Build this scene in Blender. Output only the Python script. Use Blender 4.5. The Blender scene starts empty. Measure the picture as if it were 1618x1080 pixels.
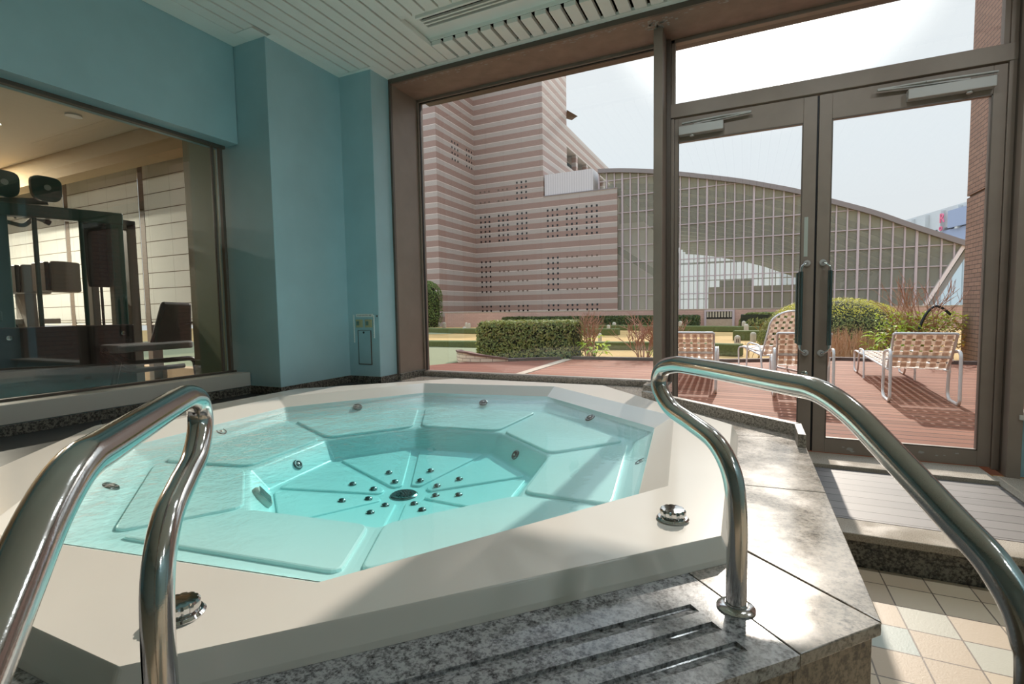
import bpy, bmesh, math, random
from mathutils import Vector, Matrix

random.seed(7)
scene = bpy.context.scene
COL = scene.collection
PI = math.pi

# ------------------------------------------------------------------ camera
CAM = Vector((0.0, 0.0, 1.0))
FPX, CX, CY = 784.657, 809.0, 540.0
_yaw, _pit, _rol = (math.radians(a) for a in (25.1696, 3.71296, 0.95843))
_fwd = Vector((-math.sin(_yaw)*math.cos(_pit), math.cos(_yaw)*math.cos(_pit), -math.sin(_pit)))
_r0 = Vector((math.cos(_yaw), math.sin(_yaw), 0))
_d0 = _fwd.cross(_r0)
_right = _r0*math.cos(_rol) + _d0*math.sin(_rol)
_down = -_r0*math.sin(_rol) + _d0*math.cos(_rol)


def at(x, y, axis, val):
    """World point where the sight line of photo pixel (x, y) meets the plane axis = val."""
    d = _right*((x-CX)/FPX) + _down*((y-CY)/FPX) + _fwd
    i = 'XYZ'.index(axis)
    return CAM + d*((val-CAM[i])/d[i])


cd = bpy.data.cameras.new('camera')
cam = bpy.data.objects.new('camera', cd)
COL.objects.link(cam)
up = -_down
back = -_fwd
cam.matrix_world = Matrix(((_right.x, up.x, back.x, CAM.x), (_right.y, up.y, back.y, CAM.y),
                           (_right.z, up.z, back.z, CAM.z), (0, 0, 0, 1)))
cd.sensor_width = 36
cd.lens = FPX/1618*36
cd.clip_start = .02
cd.clip_end = 600
scene.camera = cam


# ------------------------------------------------------------------ mesh helpers
class MB:
    def __init__(s):
        s.v, s.f = [], []

    def add(s, vs, fs):
        b = len(s.v)
        s.v += [Vector(p) for p in vs]
        s.f += [tuple(b+i for i in f) for f in fs]
        return s

    def box(s, x0, y0, z0, x1, y1, z1):
        return s.add([(x0, y0, z0), (x1, y0, z0), (x1, y1, z0), (x0, y1, z0), (x0, y0, z1), (x1, y0, z1), (x1, y1, z1), (x0, y1, z1)],
                     [(0, 3, 2, 1), (4, 5, 6, 7), (0, 1, 5, 4), (1, 2, 6, 5), (2, 3, 7, 6), (3, 0, 4, 7)])

    def bar(s, a, b, w, h, up=(0, 0, 1)):
        """A box beam from a to b, w wide, h high."""
        a, b = Vector(a), Vector(b)
        t = (b-a).normalized()
        u = Vector(up)
        sd = t.cross(u)
        if sd.length < 1e-4:
            sd = t.cross(Vector((1, 0, 0)))
        sd.normalize()
        u = sd.cross(t)
        c = [sd*(-w/2)+u*(-h/2), sd*(w/2)+u*(-h/2), sd*(w/2)+u*(h/2), sd*(-w/2)+u*(h/2)]
        return s.add([a+k for k in c]+[b+k for k in c], [(3, 2, 1, 0), (4, 5, 6, 7), (0, 1, 5, 4), (1, 2, 6, 5), (2, 3, 7, 6), (3, 0, 4, 7)])

    def prism(s, poly, z0, z1):
        """poly: (x, y) or (x, y, ztop) points."""
        n = len(poly)
        lo = [(p[0], p[1], z0) for p in poly]
        hi = [(p[0], p[1], (p[2] if len(p) > 2 else z1)) for p in poly]
        return s.add(lo+hi, [tuple(range(n-1, -1, -1)), tuple(range(n, 2*n))]+[(i, (i+1) % n, n+(i+1) % n, n+i) for i in range(n)])

    def sweep(s, prof, vec):
        """Closed profile of 3-D points pushed along vec."""
        n = len(prof)
        vec = Vector(vec)
        a = [Vector(p) for p in prof]
        return s.add(a+[p+vec for p in a], [tuple(range(n-1, -1, -1)), tuple(range(n, 2*n))]+[(i, (i+1) % n, n+(i+1) % n, n+i) for i in range(n)])

    def poly(s, pts):
        return s.add(pts, [tuple(range(len(pts)))])

    def tube(s, pts, r, n=8, closed=False):
        pts = [Vector(p) for p in pts]
        m = len(pts)
        rr = r if isinstance(r, (list, tuple)) else [r]*m
        nrm = None
        rings = []
        for i in range(m):
            if closed:
                t = pts[(i+1) % m]-pts[i-1]
            else:
                t = pts[min(i+1, m-1)]-pts[max(i-1, 0)]
            t.normalize()
            if nrm is None:
                nrm = t.cross(Vector((0, 0, 1)))
                if nrm.length < .05:
                    nrm = t.cross(Vector((1, 0, 0)))
            else:
                nrm = nrm-t*nrm.dot(t)
            nrm.normalize()
            bi = t.cross(nrm)
            rings.append([pts[i]+(nrm*math.cos(2*PI*k/n)+bi*math.sin(2*PI*k/n))*rr[i] for k in range(n)])
        vs = [p for rg in rings for p in rg]
        fs = []
        for i in range(m if closed else m-1):
            j = (i+1) % m
            for k in range(n):
                fs.append((i*n+k, i*n+(k+1) % n, j*n+(k+1) % n, j*n+k))
        if not closed:
            fs += [tuple(range(n-1, -1, -1)), tuple((m-1)*n+k for k in range(n))]
        return s.add(vs, fs)

    def lathe(s, prof, c=(0, 0, 0), n=24, axis=(0, 0, 1), sc=(1, 1)):
        ax = Vector(axis).normalized()
        q = Vector((0, 0, 1)).rotation_difference(ax)
        c = Vector(c)
        vs = []
        for r, z in prof:
            for k in range(n):
                a = 2*PI*k/n
                vs.append(c+q @ Vector((r*math.cos(a)*sc[0], r*math.sin(a)*sc[1], z)))
        m = len(prof)
        fs = [(i*n+k, i*n+(k+1) % n, (i+1)*n+(k+1) % n, (i+1)*n+k) for i in range(m-1) for k in range(n)]
        fs += [tuple(range(n-1, -1, -1)), tuple((m-1)*n+k for k in range(n))]
        return s.add(vs, fs)

    def build(s, name, mat, parent=None, smooth=None, bevel=0, seg=2, recalc=True, bang=30):
        off = Vector((0, 0, 0))
        q = parent
        while q is not None:
            off += Vector(q.location)
            q = q.parent
        me = bpy.data.meshes.new(name)
        me.from_pydata([p-off for p in s.v], [], s.f)
        if recalc:
            bm = bmesh.new()
            bm.from_mesh(me)
            bmesh.ops.recalc_face_normals(bm, faces=bm.faces)
            bm.to_mesh(me)
            bm.free()
        for m in (mat if isinstance(mat, (list, tuple)) else [mat]):
            me.materials.append(m)
        if smooth is not None:
            me.polygons.foreach_set('use_smooth', [True]*len(me.polygons))
            me.set_sharp_from_angle(angle=math.radians(smooth))
        o = bpy.data.objects.new(name, me)
        COL.objects.link(o)
        o.parent = parent
        if bevel:
            b = o.modifiers.new('bevel', 'BEVEL')
            b.width = bevel
            b.segments = seg
            b.limit_method = 'ANGLE'
            b.angle_limit = math.radians(bang)
            b.harden_normals = False
        return o


def thing(name, label, cat, loc=(0, 0, 0), group=None, kind=None):
    o = bpy.data.objects.new(name, None)
    COL.objects.link(o)
    o.location = loc
    o.empty_display_size = .1
    return tag(o, label, cat, group, kind)


def tag(o, label=None, cat=None, group=None, kind=None):
    for k, v in (('label', label), ('category', cat), ('group', group), ('kind', kind)):
        if v:
            o[k] = v
    return o


def struct(o, label=None, cat=None):
    return tag(o, label, cat, None, 'structure')


def kids(o):
    return [c for c in bpy.data.objects if c.parent == o]


def copy_tree(o, parent=None):
    c = o.copy()
    COL.objects.link(c)
    c.parent = parent
    for ch in kids(o):
        copy_tree(ch, c)
    return c


def catmull(pts, n=6, closed=False):
    pts = [Vector(p) for p in pts]
    m = len(pts)
    out = []
    for i in range(m if closed else m-1):
        g = (lambda k: pts[k % m]) if closed else (lambda k: pts[max(0, min(m-1, k))])
        p0, p1, p2, p3 = g(i-1), g(i), g(i+1), g(i+2)
        for k in range(n):
            t = k/n
            out.append(.5*((2*p1)+(p2-p0)*t+(2*p0-5*p1+4*p2-p3)*t*t+(3*p1-p0-3*p2+p3)*t**3))
    if not closed:
        out.append(pts[-1])
    return out


def fillet(pts, r, n=5):
    """Round the inner corners of an open path."""
    pts = [Vector(p) for p in pts]
    rr = r if isinstance(r, (list, tuple)) else [r]*len(pts)
    out = [pts[0]]
    for i in range(1, len(pts)-1):
        a, b, c = pts[i-1], pts[i], pts[i+1]
        k = min(rr[i], (a-b).length*.49, (c-b).length*.49)
        p, q = b+(a-b).normalized()*k, b+(c-b).normalized()*k
        for j in range(n+1):
            t = j/n
            out.append(p*(1-t)**2+b*2*t*(1-t)+q*t*t)
    out.append(pts[-1])
    return out


def round_poly(pts, r, n=4):
    m = len(pts)
    pts = [Vector((p[0], p[1])) for p in pts]
    out = []
    for i in range(m):
        a, b, c = pts[i-1], pts[i], pts[(i+1) % m]
        k = min(r, (a-b).length*.45, (c-b).length*.45)
        p, q = b+(a-b).normalized()*k, b+(c-b).normalized()*k
        for j in range(n+1):
            t = j/n
            out.append(p*(1-t)**2+b*2*t*(1-t)+q*t*t)
    return out


# ------------------------------------------------------------------ materials
def lin(c):
    c = c/255
    return c/12.92 if c <= .04045 else ((c+.055)/1.055)**2.4


def rgb(r, g, b):
    return (lin(r), lin(g), lin(b), 1)


class NT:
    def __init__(s, name):
        s.m = bpy.data.materials.new(name)
        s.m.use_nodes = True
        s.t = s.m.node_tree
        s.b = s.t.nodes['Principled BSDF']
        s.out = s.t.nodes['Material Output']

    def n(s, typ, **kw):
        x = s.t.nodes.new(typ)
        for k, v in kw.items():
            if k.startswith('i_'):
                x.inputs[k[2:].replace('_', ' ')].default_value = v
            else:
                setattr(x, k, v)
        return x

    def l(s, a, b):
        s.t.links.new(a, b)

    def math(s, op, a, b=None, c=None):
        x = s.n('ShaderNodeMath', operation=op)
        for i, v in enumerate((a, b, c)):
            if v is None:
                continue
            if isinstance(v, (int, float)):
                x.inputs[i].default_value = v
            else:
                s.l(v, x.inputs[i])
        return x.outputs[0]

    def mix(s, fac, a, b):
        x = s.n('ShaderNodeMix', data_type='RGBA')
        for i, v in ((0, fac), (6, a), (7, b)):
            if isinstance(v, (int, float)):
                x.inputs[i].default_value = v
            elif isinstance(v, tuple):
                x.inputs[i].default_value = v
            else:
                s.l(v, x.inputs[i])
        return x.outputs[2]

    def noise(s, scale, detail=3, rough=.55, vec=None, w=0):
        x = s.n('ShaderNodeTexNoise')
        x.inputs['Scale'].default_value = scale
        x.inputs['Detail'].default_value = detail
        x.inputs['Roughness'].default_value = rough
        if vec is None:
            vec = s.pos()
        s.l(vec, x.inputs['Vector'])
        return x

    def pos(s):
        return s.n('ShaderNodeNewGeometry').outputs['Position']

    def obj(s):
        return s.n('ShaderNodeTexCoord').outputs['Object']

    def map(s, vec, sc=(1, 1, 1), rot=(0, 0, 0), loc=(0, 0, 0)):
        x = s.n('ShaderNodeMapping')
        x.inputs['Scale'].default_value = sc
        x.inputs['Rotation'].default_value = rot
        x.inputs['Location'].default_value = loc
        s.l(vec, x.inputs['Vector'])
        return x.outputs[0]

    def ramp(s, fac, stops):
        x = s.n('ShaderNodeValToRGB')
        e = x.color_ramp.elements
        while len(e) < len(stops):
            e.new(.5)
        for k, (p, c) in zip(e, stops):
            k.position = p
            k.color = c if isinstance(c, tuple) else (c, c, c, 1)
        s.l(fac, x.inputs[0])
        return x.outputs[0]

    def bump(s, h, strength=.3, dist=.01):
        x = s.n('ShaderNodeBump')
        x.inputs['Strength'].default_value = strength
        x.inputs['Distance'].default_value = dist
        s.l(h, x.inputs['Height'])
        s.l(x.outputs[0], s.b.inputs['Normal'])
        return x

    def set(s, **kw):
        for k, v in kw.items():
            s.b.inputs[k.replace('_', ' ')].default_value = v
        return s


def plain(name, c, rough=.6, metal=0, spec=.5, var=0, scale=6, bump=0, bscale=120, coat=0):
    t = NT(name)
    t.set(Base_Color=rgb(*c), Roughness=rough, Metallic=metal)
    t.b.inputs['Specular IOR Level'].default_value = spec
    if coat:
        t.b.inputs['Coat Weight'].default_value = coat
        t.b.inputs['Coat Roughness'].default_value = .1
    if var:
        nz = t.noise(scale, 4)
        lo = tuple(v*(1-var) for v in rgb(*c)[:3])+(1,)
        hi = tuple(min(1, v*(1+var)) for v in rgb(*c)[:3])+(1,)
        t.l(t.ramp(nz.outputs['Fac'], [(.3, lo), (.7, hi)]), t.b.inputs['Base Color'])
    if bump:
        t.bump(t.noise(bscale, 2).outputs['Fac'], bump, .002)
    return t.m


def granite(name, light, mid, dark, rough, scale=90, bump=.15, patch=.0):
    t = NT(name)
    p = t.pos()
    a = t.noise(scale, 3, .7, p)
    b = t.noise(scale*2.3, 2, .6, p)
    f = t.math('MULTIPLY_ADD', b.outputs['Fac'], .35, t.math('MULTIPLY', a.outputs['Fac'], .75))
    c = t.ramp(f, [(.38, rgb(*dark)), (.5, rgb(*mid)), (.62, rgb(*light))])
    if patch:
        q = t.noise(3.2, 4, .6, p)
        c = t.mix(t.math('MULTIPLY', t.ramp(q.outputs['Fac'], [(.42, 0.0), (.62, 1.0)]), patch), c, rgb(*mid))
    t.l(c, t.b.inputs['Base Color'])
    q2 = t.noise(5, 5, .6, p)
    t.l(t.ramp(q2.outputs['Fac'], [(.35, rough*.7), (.65, min(1, rough*1.35))]), t.b.inputs['Roughness'])
    if bump:
        t.bump(b.outputs['Fac'], bump, .001)
    return t.m


def schlick(t, ior, normal=None):
    """Reflectance that is the same from both sides of a thin sheet."""
    g = t.n('ShaderNodeNewGeometry')
    d = t.n('ShaderNodeVectorMath', operation='DOT_PRODUCT')
    t.l(g.outputs['Incoming'], d.inputs[0])
    t.l(normal if normal is not None else g.outputs['Normal'], d.inputs[1])
    f0 = ((ior-1)/(ior+1))**2
    k = t.math('POWER', t.math('SUBTRACT', 1.0, t.math('MINIMUM', t.math('ABSOLUTE', d.outputs['Value']), 1.0)), 5)
    return t.math('MULTIPLY_ADD', k, 1-f0, f0)


def glassy(name, tint=(1, 1, 1), ior=1.5, rough=0.0, haze=0.0, haze_col=None):
    """Thin pane: fresnel reflection over clear transmission."""
    t = NT(name)
    t.t.nodes.remove(t.b)
    tr = t.n('ShaderNodeBsdfTransparent')
    tr.inputs[0].default_value = (*tint, 1)
    gl = t.n('ShaderNodeBsdfGlossy')
    gl.inputs['Roughness'].default_value = rough
    mx = t.n('ShaderNodeMixShader')
    t.l(schlick(t, ior), mx.inputs[0])
    t.l(tr.outputs[0], mx.inputs[1])
    t.l(gl.outputs[0], mx.inputs[2])
    last = mx.outputs[0]
    if haze:  # flat diffuse veil over the glass, painted haze
        df = t.n('ShaderNodeBsdfDiffuse')
        df.inputs[0].default_value = rgb(*(haze_col or (190, 195, 190)))
        m2 = t.n('ShaderNodeMixShader')
        m2.inputs[0].default_value = haze
        t.l(last, m2.inputs[1])
        t.l(df.outputs[0], m2.inputs[2])
        last = m2.outputs[0]
    t.l(last, t.out.inputs[0])
    return t.m


M = {}
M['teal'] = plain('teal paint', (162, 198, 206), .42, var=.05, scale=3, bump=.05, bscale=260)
M['teal2'] = plain('teal panel paint', (150, 186, 194), .4, var=.05)
M['slat'] = plain('ceiling slat paint', (238, 243, 238), .5, var=.02)
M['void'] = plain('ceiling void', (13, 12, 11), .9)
M['trim'] = plain('pale green trim', (196, 204, 190), .5)
M['bronze'] = plain('bronze anodised aluminium', (142, 128, 116), .45, metal=.1, var=.08, scale=5)
M['bronze_dark'] = plain('dark bronze', (98, 88, 79), .45, metal=.1)
M['bronze_worn'] = plain('flaking brown paint', (142, 118, 104), .6, var=.16, scale=9)
M['chip'] = plain('bare chipped patch', (168, 162, 155), .7)
M['gasket'] = plain('black gasket', (22, 22, 24), .5)
M['granite'] = granite('polished grey granite', (172, 163, 152), (134, 127, 119), (76, 72, 69), .17, 85, .05, .35)
M['granite_tread'] = granite('grooved grey granite', (176, 176, 178), (122, 122, 124), (48, 47, 48), .16, 75, .1)
M['granite_dark'] = granite('dark granite', (126, 122, 112), (62, 60, 55), (22, 22, 21), .3, 60, .1)
M['granite_flamed'] = granite('flamed granite', (176, 164, 148), (150, 139, 125), (98, 90, 82), .7, 220, .4)
M['granite_riser'] = granite('brown granite riser', (142, 128, 110), (98, 86, 74), (52, 46, 40), .4, 60, .1)
M['slate'] = plain('dark slate slab', (66, 68, 70), .35, var=.25, scale=4)
M['acrylic'] = plain('cream white acrylic', (226, 221, 213), .16, var=.02, scale=2)
M['acrylic_in'] = plain('pale aqua acrylic basin', (202, 234, 234), .3)
M['steel'] = plain('brushed stainless steel', (206, 204, 202), .13, metal=1, bump=.04, bscale=400)
M['steel_matt'] = plain('satin steel', (178, 174, 168), .3, metal=1)
M['chrome'] = plain('chrome', (215, 215, 215), .06, metal=1)
M['jet'] = plain('jet nozzle steel', (120, 128, 126), .25, metal=1)
M['jet_dark'] = plain('jet opening', (20, 44, 44), .5)
M['white_ledge'] = plain('white window ledge', (196, 192, 184), .4)
M['closer'] = plain('grey door closer', (186, 184, 180), .4, metal=0)
M['handle_green'] = plain('dark green handle grip', (104, 116, 114), .2, metal=.85)
M['sticker'] = plain('pale translucent sticker', (176, 182, 172), .5)
M['switch'] = plain('yellowed switch plate', (176, 172, 132), .5)
M['switch2'] = plain('teal rocker', (96, 128, 120), .5)
M['label'] = plain('white label strip', (232, 236, 232), .6)
M['print'] = plain('label print', (120, 100, 100), .6)
M['lampglow'] = None
M['white_metal'] = plain('white enamelled tube', (226, 222, 216), .35)
M['strap'] = None
M['turf'] = plain('dark turf', (92, 97, 52), .95, var=.25, scale=26, bump=.4, bscale=90)
M['green'] = plain('putting green turf', (122, 122, 90), .95, var=.08, scale=14)
M['stone'] = plain('grey marker stone', (182, 170, 150), .9, var=.12, scale=9, bump=.3)
M['brick_cap'] = plain('brown brick cap', (112, 80, 68), .8, var=.1)
M['kerb'] = plain('dark timber kerb', (96, 78, 70), .8, var=.12)
M['kerb_pale'] = plain('pale paver strip', (170, 150, 130), .85, var=.1, scale=12)
M['leaf_dark'] = plain('dark hedge leaf', (84, 100, 44), .55, var=.45, scale=14)
M['leaf_sun_tint'] = plain('sun-tinted olive leaf', (130, 136, 40), .55, var=.35, scale=6)
M['leaf_bright'] = plain('bright yellow green leaf', (176, 196, 60), .5, var=.2, scale=20)
M['leaf_rust'] = plain('rusty leaf', (150, 110, 56), .6, var=.4, scale=20)
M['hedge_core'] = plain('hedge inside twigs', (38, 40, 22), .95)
M['leaf_conifer'] = plain('conifer needles', (92, 112, 48), .6, var=.35, scale=9)
M['twig'] = plain('reddish brown twig', (172, 128, 104), .8, var=.2, scale=20)
M['dry'] = plain('dry grass stem', (186, 148, 116), .85, var=.2, scale=20)
M['bark'] = plain('bark', (86, 66, 50), .9)
M['hose'] = plain('black hose', (22, 24, 30), .35)
M['window_dark'] = plain('dark small window', (24, 25, 30), .25)
M['window_filled'] = plain('filled in small window', (108, 88, 78), .7)
M['hall_frame'] = plain('pinkish grey mullion', (186, 170, 173), .5)
M['hall_roof'] = plain('olive roof underside', (222, 218, 190), .8, var=.05)
M['hall_rib'] = plain('roof rib', (128, 126, 106), .8)
M['hall_edge'] = plain('roof edge metal', (132, 122, 120), .5)
M['kerb_white'] = plain('pinkish white strut', (226, 212, 208), .6)
M['hall_in'] = plain('beige inner block', (236, 224, 210), .8)
M['hall_grey'] = plain('grey strut', (150, 152, 154), .7)
M['screen'] = plain('perforated screen', (196, 190, 188), .6)
M['far_wall'] = plain('pale grey far wall', (196, 198, 198), .7)
M['far_blue'] = plain('blue spandrel', (150, 160, 184), .6)
M['far_glass'] = plain('pale far glass', (190, 203, 206), .4)
M['far_dark'] = plain('dark far window', (62, 74, 84), .3)
M['sign_pink'] = plain('pink sign letter', (224, 110, 140), .5)
M['gym_green'] = plain('dark green machine paint', (54, 84, 76), .35, coat=.3)
M['gym_black'] = plain('black upholstery', (24, 22, 22), .45)
M['gym_panel'] = plain('smoked brown panel', (36, 27, 25), .3)
M['gym_grey'] = plain('grey machine shell', (120, 118, 112), .5)
M['gym_screen'] = plain('black monitor', (18, 18, 20), .35)
M['gym_seat'] = plain('grey bench vinyl', (120, 120, 122), .5)
M['gym_ceiling'] = plain('cream gym ceiling', (228, 214, 192), .8)
M['gym_beam'] = plain('beige beam', (196, 172, 132), .8)
M['gym_wall'] = plain('tan gym wall', (150, 128, 100), .8)
M['gym_floor'] = plain('gym carpet', (92, 84, 76), .95)
M['olive'] = plain('olive pillar paint', (124, 128, 92), .6)
M['brown_frame'] = plain('brown window post', (92, 82, 72), .6)
M['room_wall'] = plain('room back wall', (150, 164, 160), .7)

# window glass, water
M['pane'] = glassy('clear window glass', (.97, .985, .98))
M['pane_in'] = glassy('tinted partition glass', (.90, .93, .91), 1.8)
M['pane_far'] = glassy('hall glass', (.86, .89, .88), 1.5, 0, .29, (206, 202, 182))  # milky layer painted in for sky reflected by the hall glass


def mat_water():
    t = NT('pool water')
    t.t.nodes.remove(t.b)
    tr = t.n('ShaderNodeBsdfTransparent')
    gl = t.n('ShaderNodeBsdfGlossy')
    gl.inputs['Roughness'].default_value = .015
    p = t.pos()
    a = t.noise(7, 3, .6, p)
    b = t.noise(26, 2, .6, p)
    sx = t.n('ShaderNodeSeparateXYZ')
    t.l(p, sx.inputs[0])
    # the jets stir the left side of the pool
    stir = t.n('ShaderNodeMapRange')
    t.l(sx.outputs[0], stir.inputs[0])
    stir.inputs[1].default_value = -1.0
    stir.inputs[2].default_value = -1.9
    stir.inputs[3].default_value = .03
    stir.inputs[4].default_value = 1.0
    h = t.math('MULTIPLY', t.math('MULTIPLY_ADD', b.outputs['Fac'], .4, a.outputs['Fac']), stir.outputs[0])
    bp = t.n('ShaderNodeBump')
    bp.inputs['Strength'].default_value = .9
    bp.inputs['Distance'].default_value = .02
    t.l(h, bp.inputs['Height'])
    t.l(bp.outputs[0], gl.inputs['Normal'])
    mx = t.n('ShaderNodeMixShader')
    t.l(schlick(t, 1.33, bp.outputs[0]), mx.inputs[0])
    t.l(tr.outputs[0], mx.inputs[1])
    t.l(gl.outputs[0], mx.inputs[2])
    t.l(mx.outputs[0], t.out.inputs[0])
    va = t.n('ShaderNodeVolumeAbsorption')
    va.inputs['Color'].default_value = (0.0, .955, .975, 1)
    va.inputs['Density'].default_value = .72
    t.l(va.outputs[0], t.out.inputs['Volume'])
    return t.m


M['water'] = mat_water()


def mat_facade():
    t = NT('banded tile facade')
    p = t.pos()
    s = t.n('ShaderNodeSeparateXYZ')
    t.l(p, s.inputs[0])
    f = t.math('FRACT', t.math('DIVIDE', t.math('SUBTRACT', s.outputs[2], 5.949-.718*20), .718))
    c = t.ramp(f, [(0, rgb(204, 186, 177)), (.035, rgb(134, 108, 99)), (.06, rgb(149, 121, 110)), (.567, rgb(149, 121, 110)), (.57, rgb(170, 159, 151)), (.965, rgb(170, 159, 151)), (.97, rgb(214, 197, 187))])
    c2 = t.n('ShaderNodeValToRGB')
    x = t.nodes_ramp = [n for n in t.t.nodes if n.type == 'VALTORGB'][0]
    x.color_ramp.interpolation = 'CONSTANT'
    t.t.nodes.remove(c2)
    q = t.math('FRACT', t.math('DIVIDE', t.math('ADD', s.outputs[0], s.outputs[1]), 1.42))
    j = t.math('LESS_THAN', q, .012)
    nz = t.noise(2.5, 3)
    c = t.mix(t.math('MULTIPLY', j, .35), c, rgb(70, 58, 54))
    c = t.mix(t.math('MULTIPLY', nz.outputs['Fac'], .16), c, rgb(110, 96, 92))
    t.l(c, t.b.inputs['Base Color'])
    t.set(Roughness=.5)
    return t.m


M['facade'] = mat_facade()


def mat_brick(name, c1, c2, mortar, bw, bh, rot=(0, 0, 0), ms=.006):
    t = NT(name)
    b = t.n('ShaderNodeTexBrick')
    b.inputs['Color1'].default_value = rgb(*c1)
    b.inputs['Color2'].default_value = rgb(*c2)
    b.inputs['Mortar'].default_value = rgb(*mortar)
    b.inputs['Scale'].default_value = 1
    b.inputs['Mortar Size'].default_value = ms
    b.inputs['Mortar Smooth'].default_value = .1
    b.inputs['Brick Width'].default_value = bw
    b.inputs['Row Height'].default_value = bh
    t.l(t.map(t.pos(), rot=rot), b.inputs['Vector'])
    t.l(b.outputs[0], t.b.inputs['Base Color'])
    t.set(Roughness=.75)
    bp = t.bump(b.outputs['Fac'], .5, .004)
    bp.invert = True
    return t.m


M['brick_side'] = mat_brick('brown brick tile side', (158, 124, 106), (146, 114, 98), (86, 68, 60), .24, .075, (0, -PI/2, -PI/2))
M['garden_brick'] = mat_brick('pink wall tile', (196, 158, 140), (188, 150, 134), (160, 126, 112), .3, .1, (PI/2, 0, 0), .004)
M['white_brick'] = mat_brick('cream brick', (226, 206, 180), (218, 198, 172), (150, 126, 108), .21, .065, (PI/2, 0, 0))


def mat_tiles():
    t = NT('beige floor tile')
    p = t.map(t.pos(), loc=(-.5395+.1518*20, -2.287+.1552*40, 0))
    s = t.n('ShaderNodeSeparateXYZ')
    t.l(p, s.inputs[0])
    ix = t.math('DIVIDE', s.outputs[0], .1518)
    iy = t.math('DIVIDE', s.outputs[1], .1552)
    fx, fy = t.math('FRACT', ix), t.math('FRACT', iy)
    e = t.math('MINIMUM', t.math('MINIMUM', fx, t.math('SUBTRACT', 1, fx)), t.math('MINIMUM', fy, t.math('SUBTRACT', 1, fy)))
    g = t.math('LESS_THAN', e, .017)
    cell = t.n('ShaderNodeCombineXYZ')
    t.l(t.math('FLOOR', ix), cell.inputs[0])
    t.l(t.math('FLOOR', iy), cell.inputs[1])
    wn = t.n('ShaderNodeTexWhiteNoise')
    t.l(cell.outputs[0], wn.inputs[0])
    c = t.ramp(wn.outputs['Value'], [(0, rgb(190, 170, 146)), (.42, rgb(198, 180, 155)), (.80, rgb(184, 180, 164)), (.90, rgb(172, 180, 172)), (.96, rgb(138, 158, 142))])
    x = [n for n in t.t.nodes if n.type == 'VALTORGB'][0]
    x.color_ramp.interpolation = 'CONSTANT'
    c = t.mix(g, c, rgb(112, 98, 86))
    t.l(c, t.b.inputs['Base Color'])
    nz = t.noise(160, 2, .5, t.pos())
    h = t.math('ADD', t.math('MULTIPLY', nz.outputs['Fac'], .4), t.math('MULTIPLY', t.math('SUBTRACT', 1, g), 1))
    t.bump(h, .5, .002)
    t.set(Roughness=.45)
    return t.m


M['tiles'] = mat_tiles()


def mat_boards(name, cols, gap, width, rough, off=0, streak=.2, axis=1, gapw=.05):
    t = NT(name)
    s = t.n('ShaderNodeSeparateXYZ')
    t.l(t.pos(), s.inputs[0])
    i = t.math('DIVIDE', t.math('ADD', s.outputs[axis], 100+off), width)
    fr = t.math('FRACT', i)
    wn = t.n('ShaderNodeTexWhiteNoise', noise_dimensions='1D')
    t.l(t.math('FLOOR', i), wn.inputs['W'])
    c = t.ramp(wn.outputs['Value'], [(k/(len(cols)-1), rgb(*v)) for k, v in enumerate(cols)])
    nz = t.noise(3, 4, .6, t.map(t.pos(), sc=(1, 22, 1) if axis == 1 else (22, 1, 1)))
    c = t.mix(t.math('MULTIPLY', t.ramp(nz.outputs['Fac'], [(.4, 0.0), (.7, 1.0)]), streak), c, rgb(*[min(255, int(v*1.25)) for v in cols[-1]]))
    g = t.math('LESS_THAN', fr, gapw)
    c = t.mix(g, c, rgb(*gap))
    t.l(c, t.b.inputs['Base Color'])
    t.bump(t.math('SUBTRACT', 1, g), .6, .004)
    t.set(Roughness=rough)
    t.b.inputs['Specular IOR Level'].default_value = .15 if rough > .6 else .5
    return t.m


M['deck'] = mat_boards('red brown deck boards', [(118, 70, 50), (138, 86, 64), (152, 102, 80), (128, 77, 57)], (34, 20, 16), .135, .7, 0, .4, gapw=.11)
M['wood'] = mat_boards('weathered grey boards', [(98, 94, 93), (114, 109, 107), (106, 101, 100)], (24, 19, 17), .1012, .5, .292, .3, gapw=.075)
M['deck_l'] = mat_boards('brown side boards', [(112, 68, 53), (126, 79, 62), (118, 72, 57)], (66, 44, 38), .105, .75, 0, .3)


def mat_lawn():
    t = NT('dormant lawn')
    p = t.pos()
    a, b = t.noise(.6, 4, .6, p), t.noise(30, 3, .6, p)
    c = t.ramp(a.outputs['Fac'], [(.35, rgb(178, 140, 84)), (.6, rgb(194, 156, 100))])
    c = t.mix(t.math('MULTIPLY', b.outputs['Fac'], .4), c, rgb(150, 128, 72))
    t.l(c, t.b.inputs['Base Color'])
    t.set(Roughness=.95)
    t.bump(b.outputs['Fac'], .6, .03)
    return t.m


M['lawn'] = mat_lawn()


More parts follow.
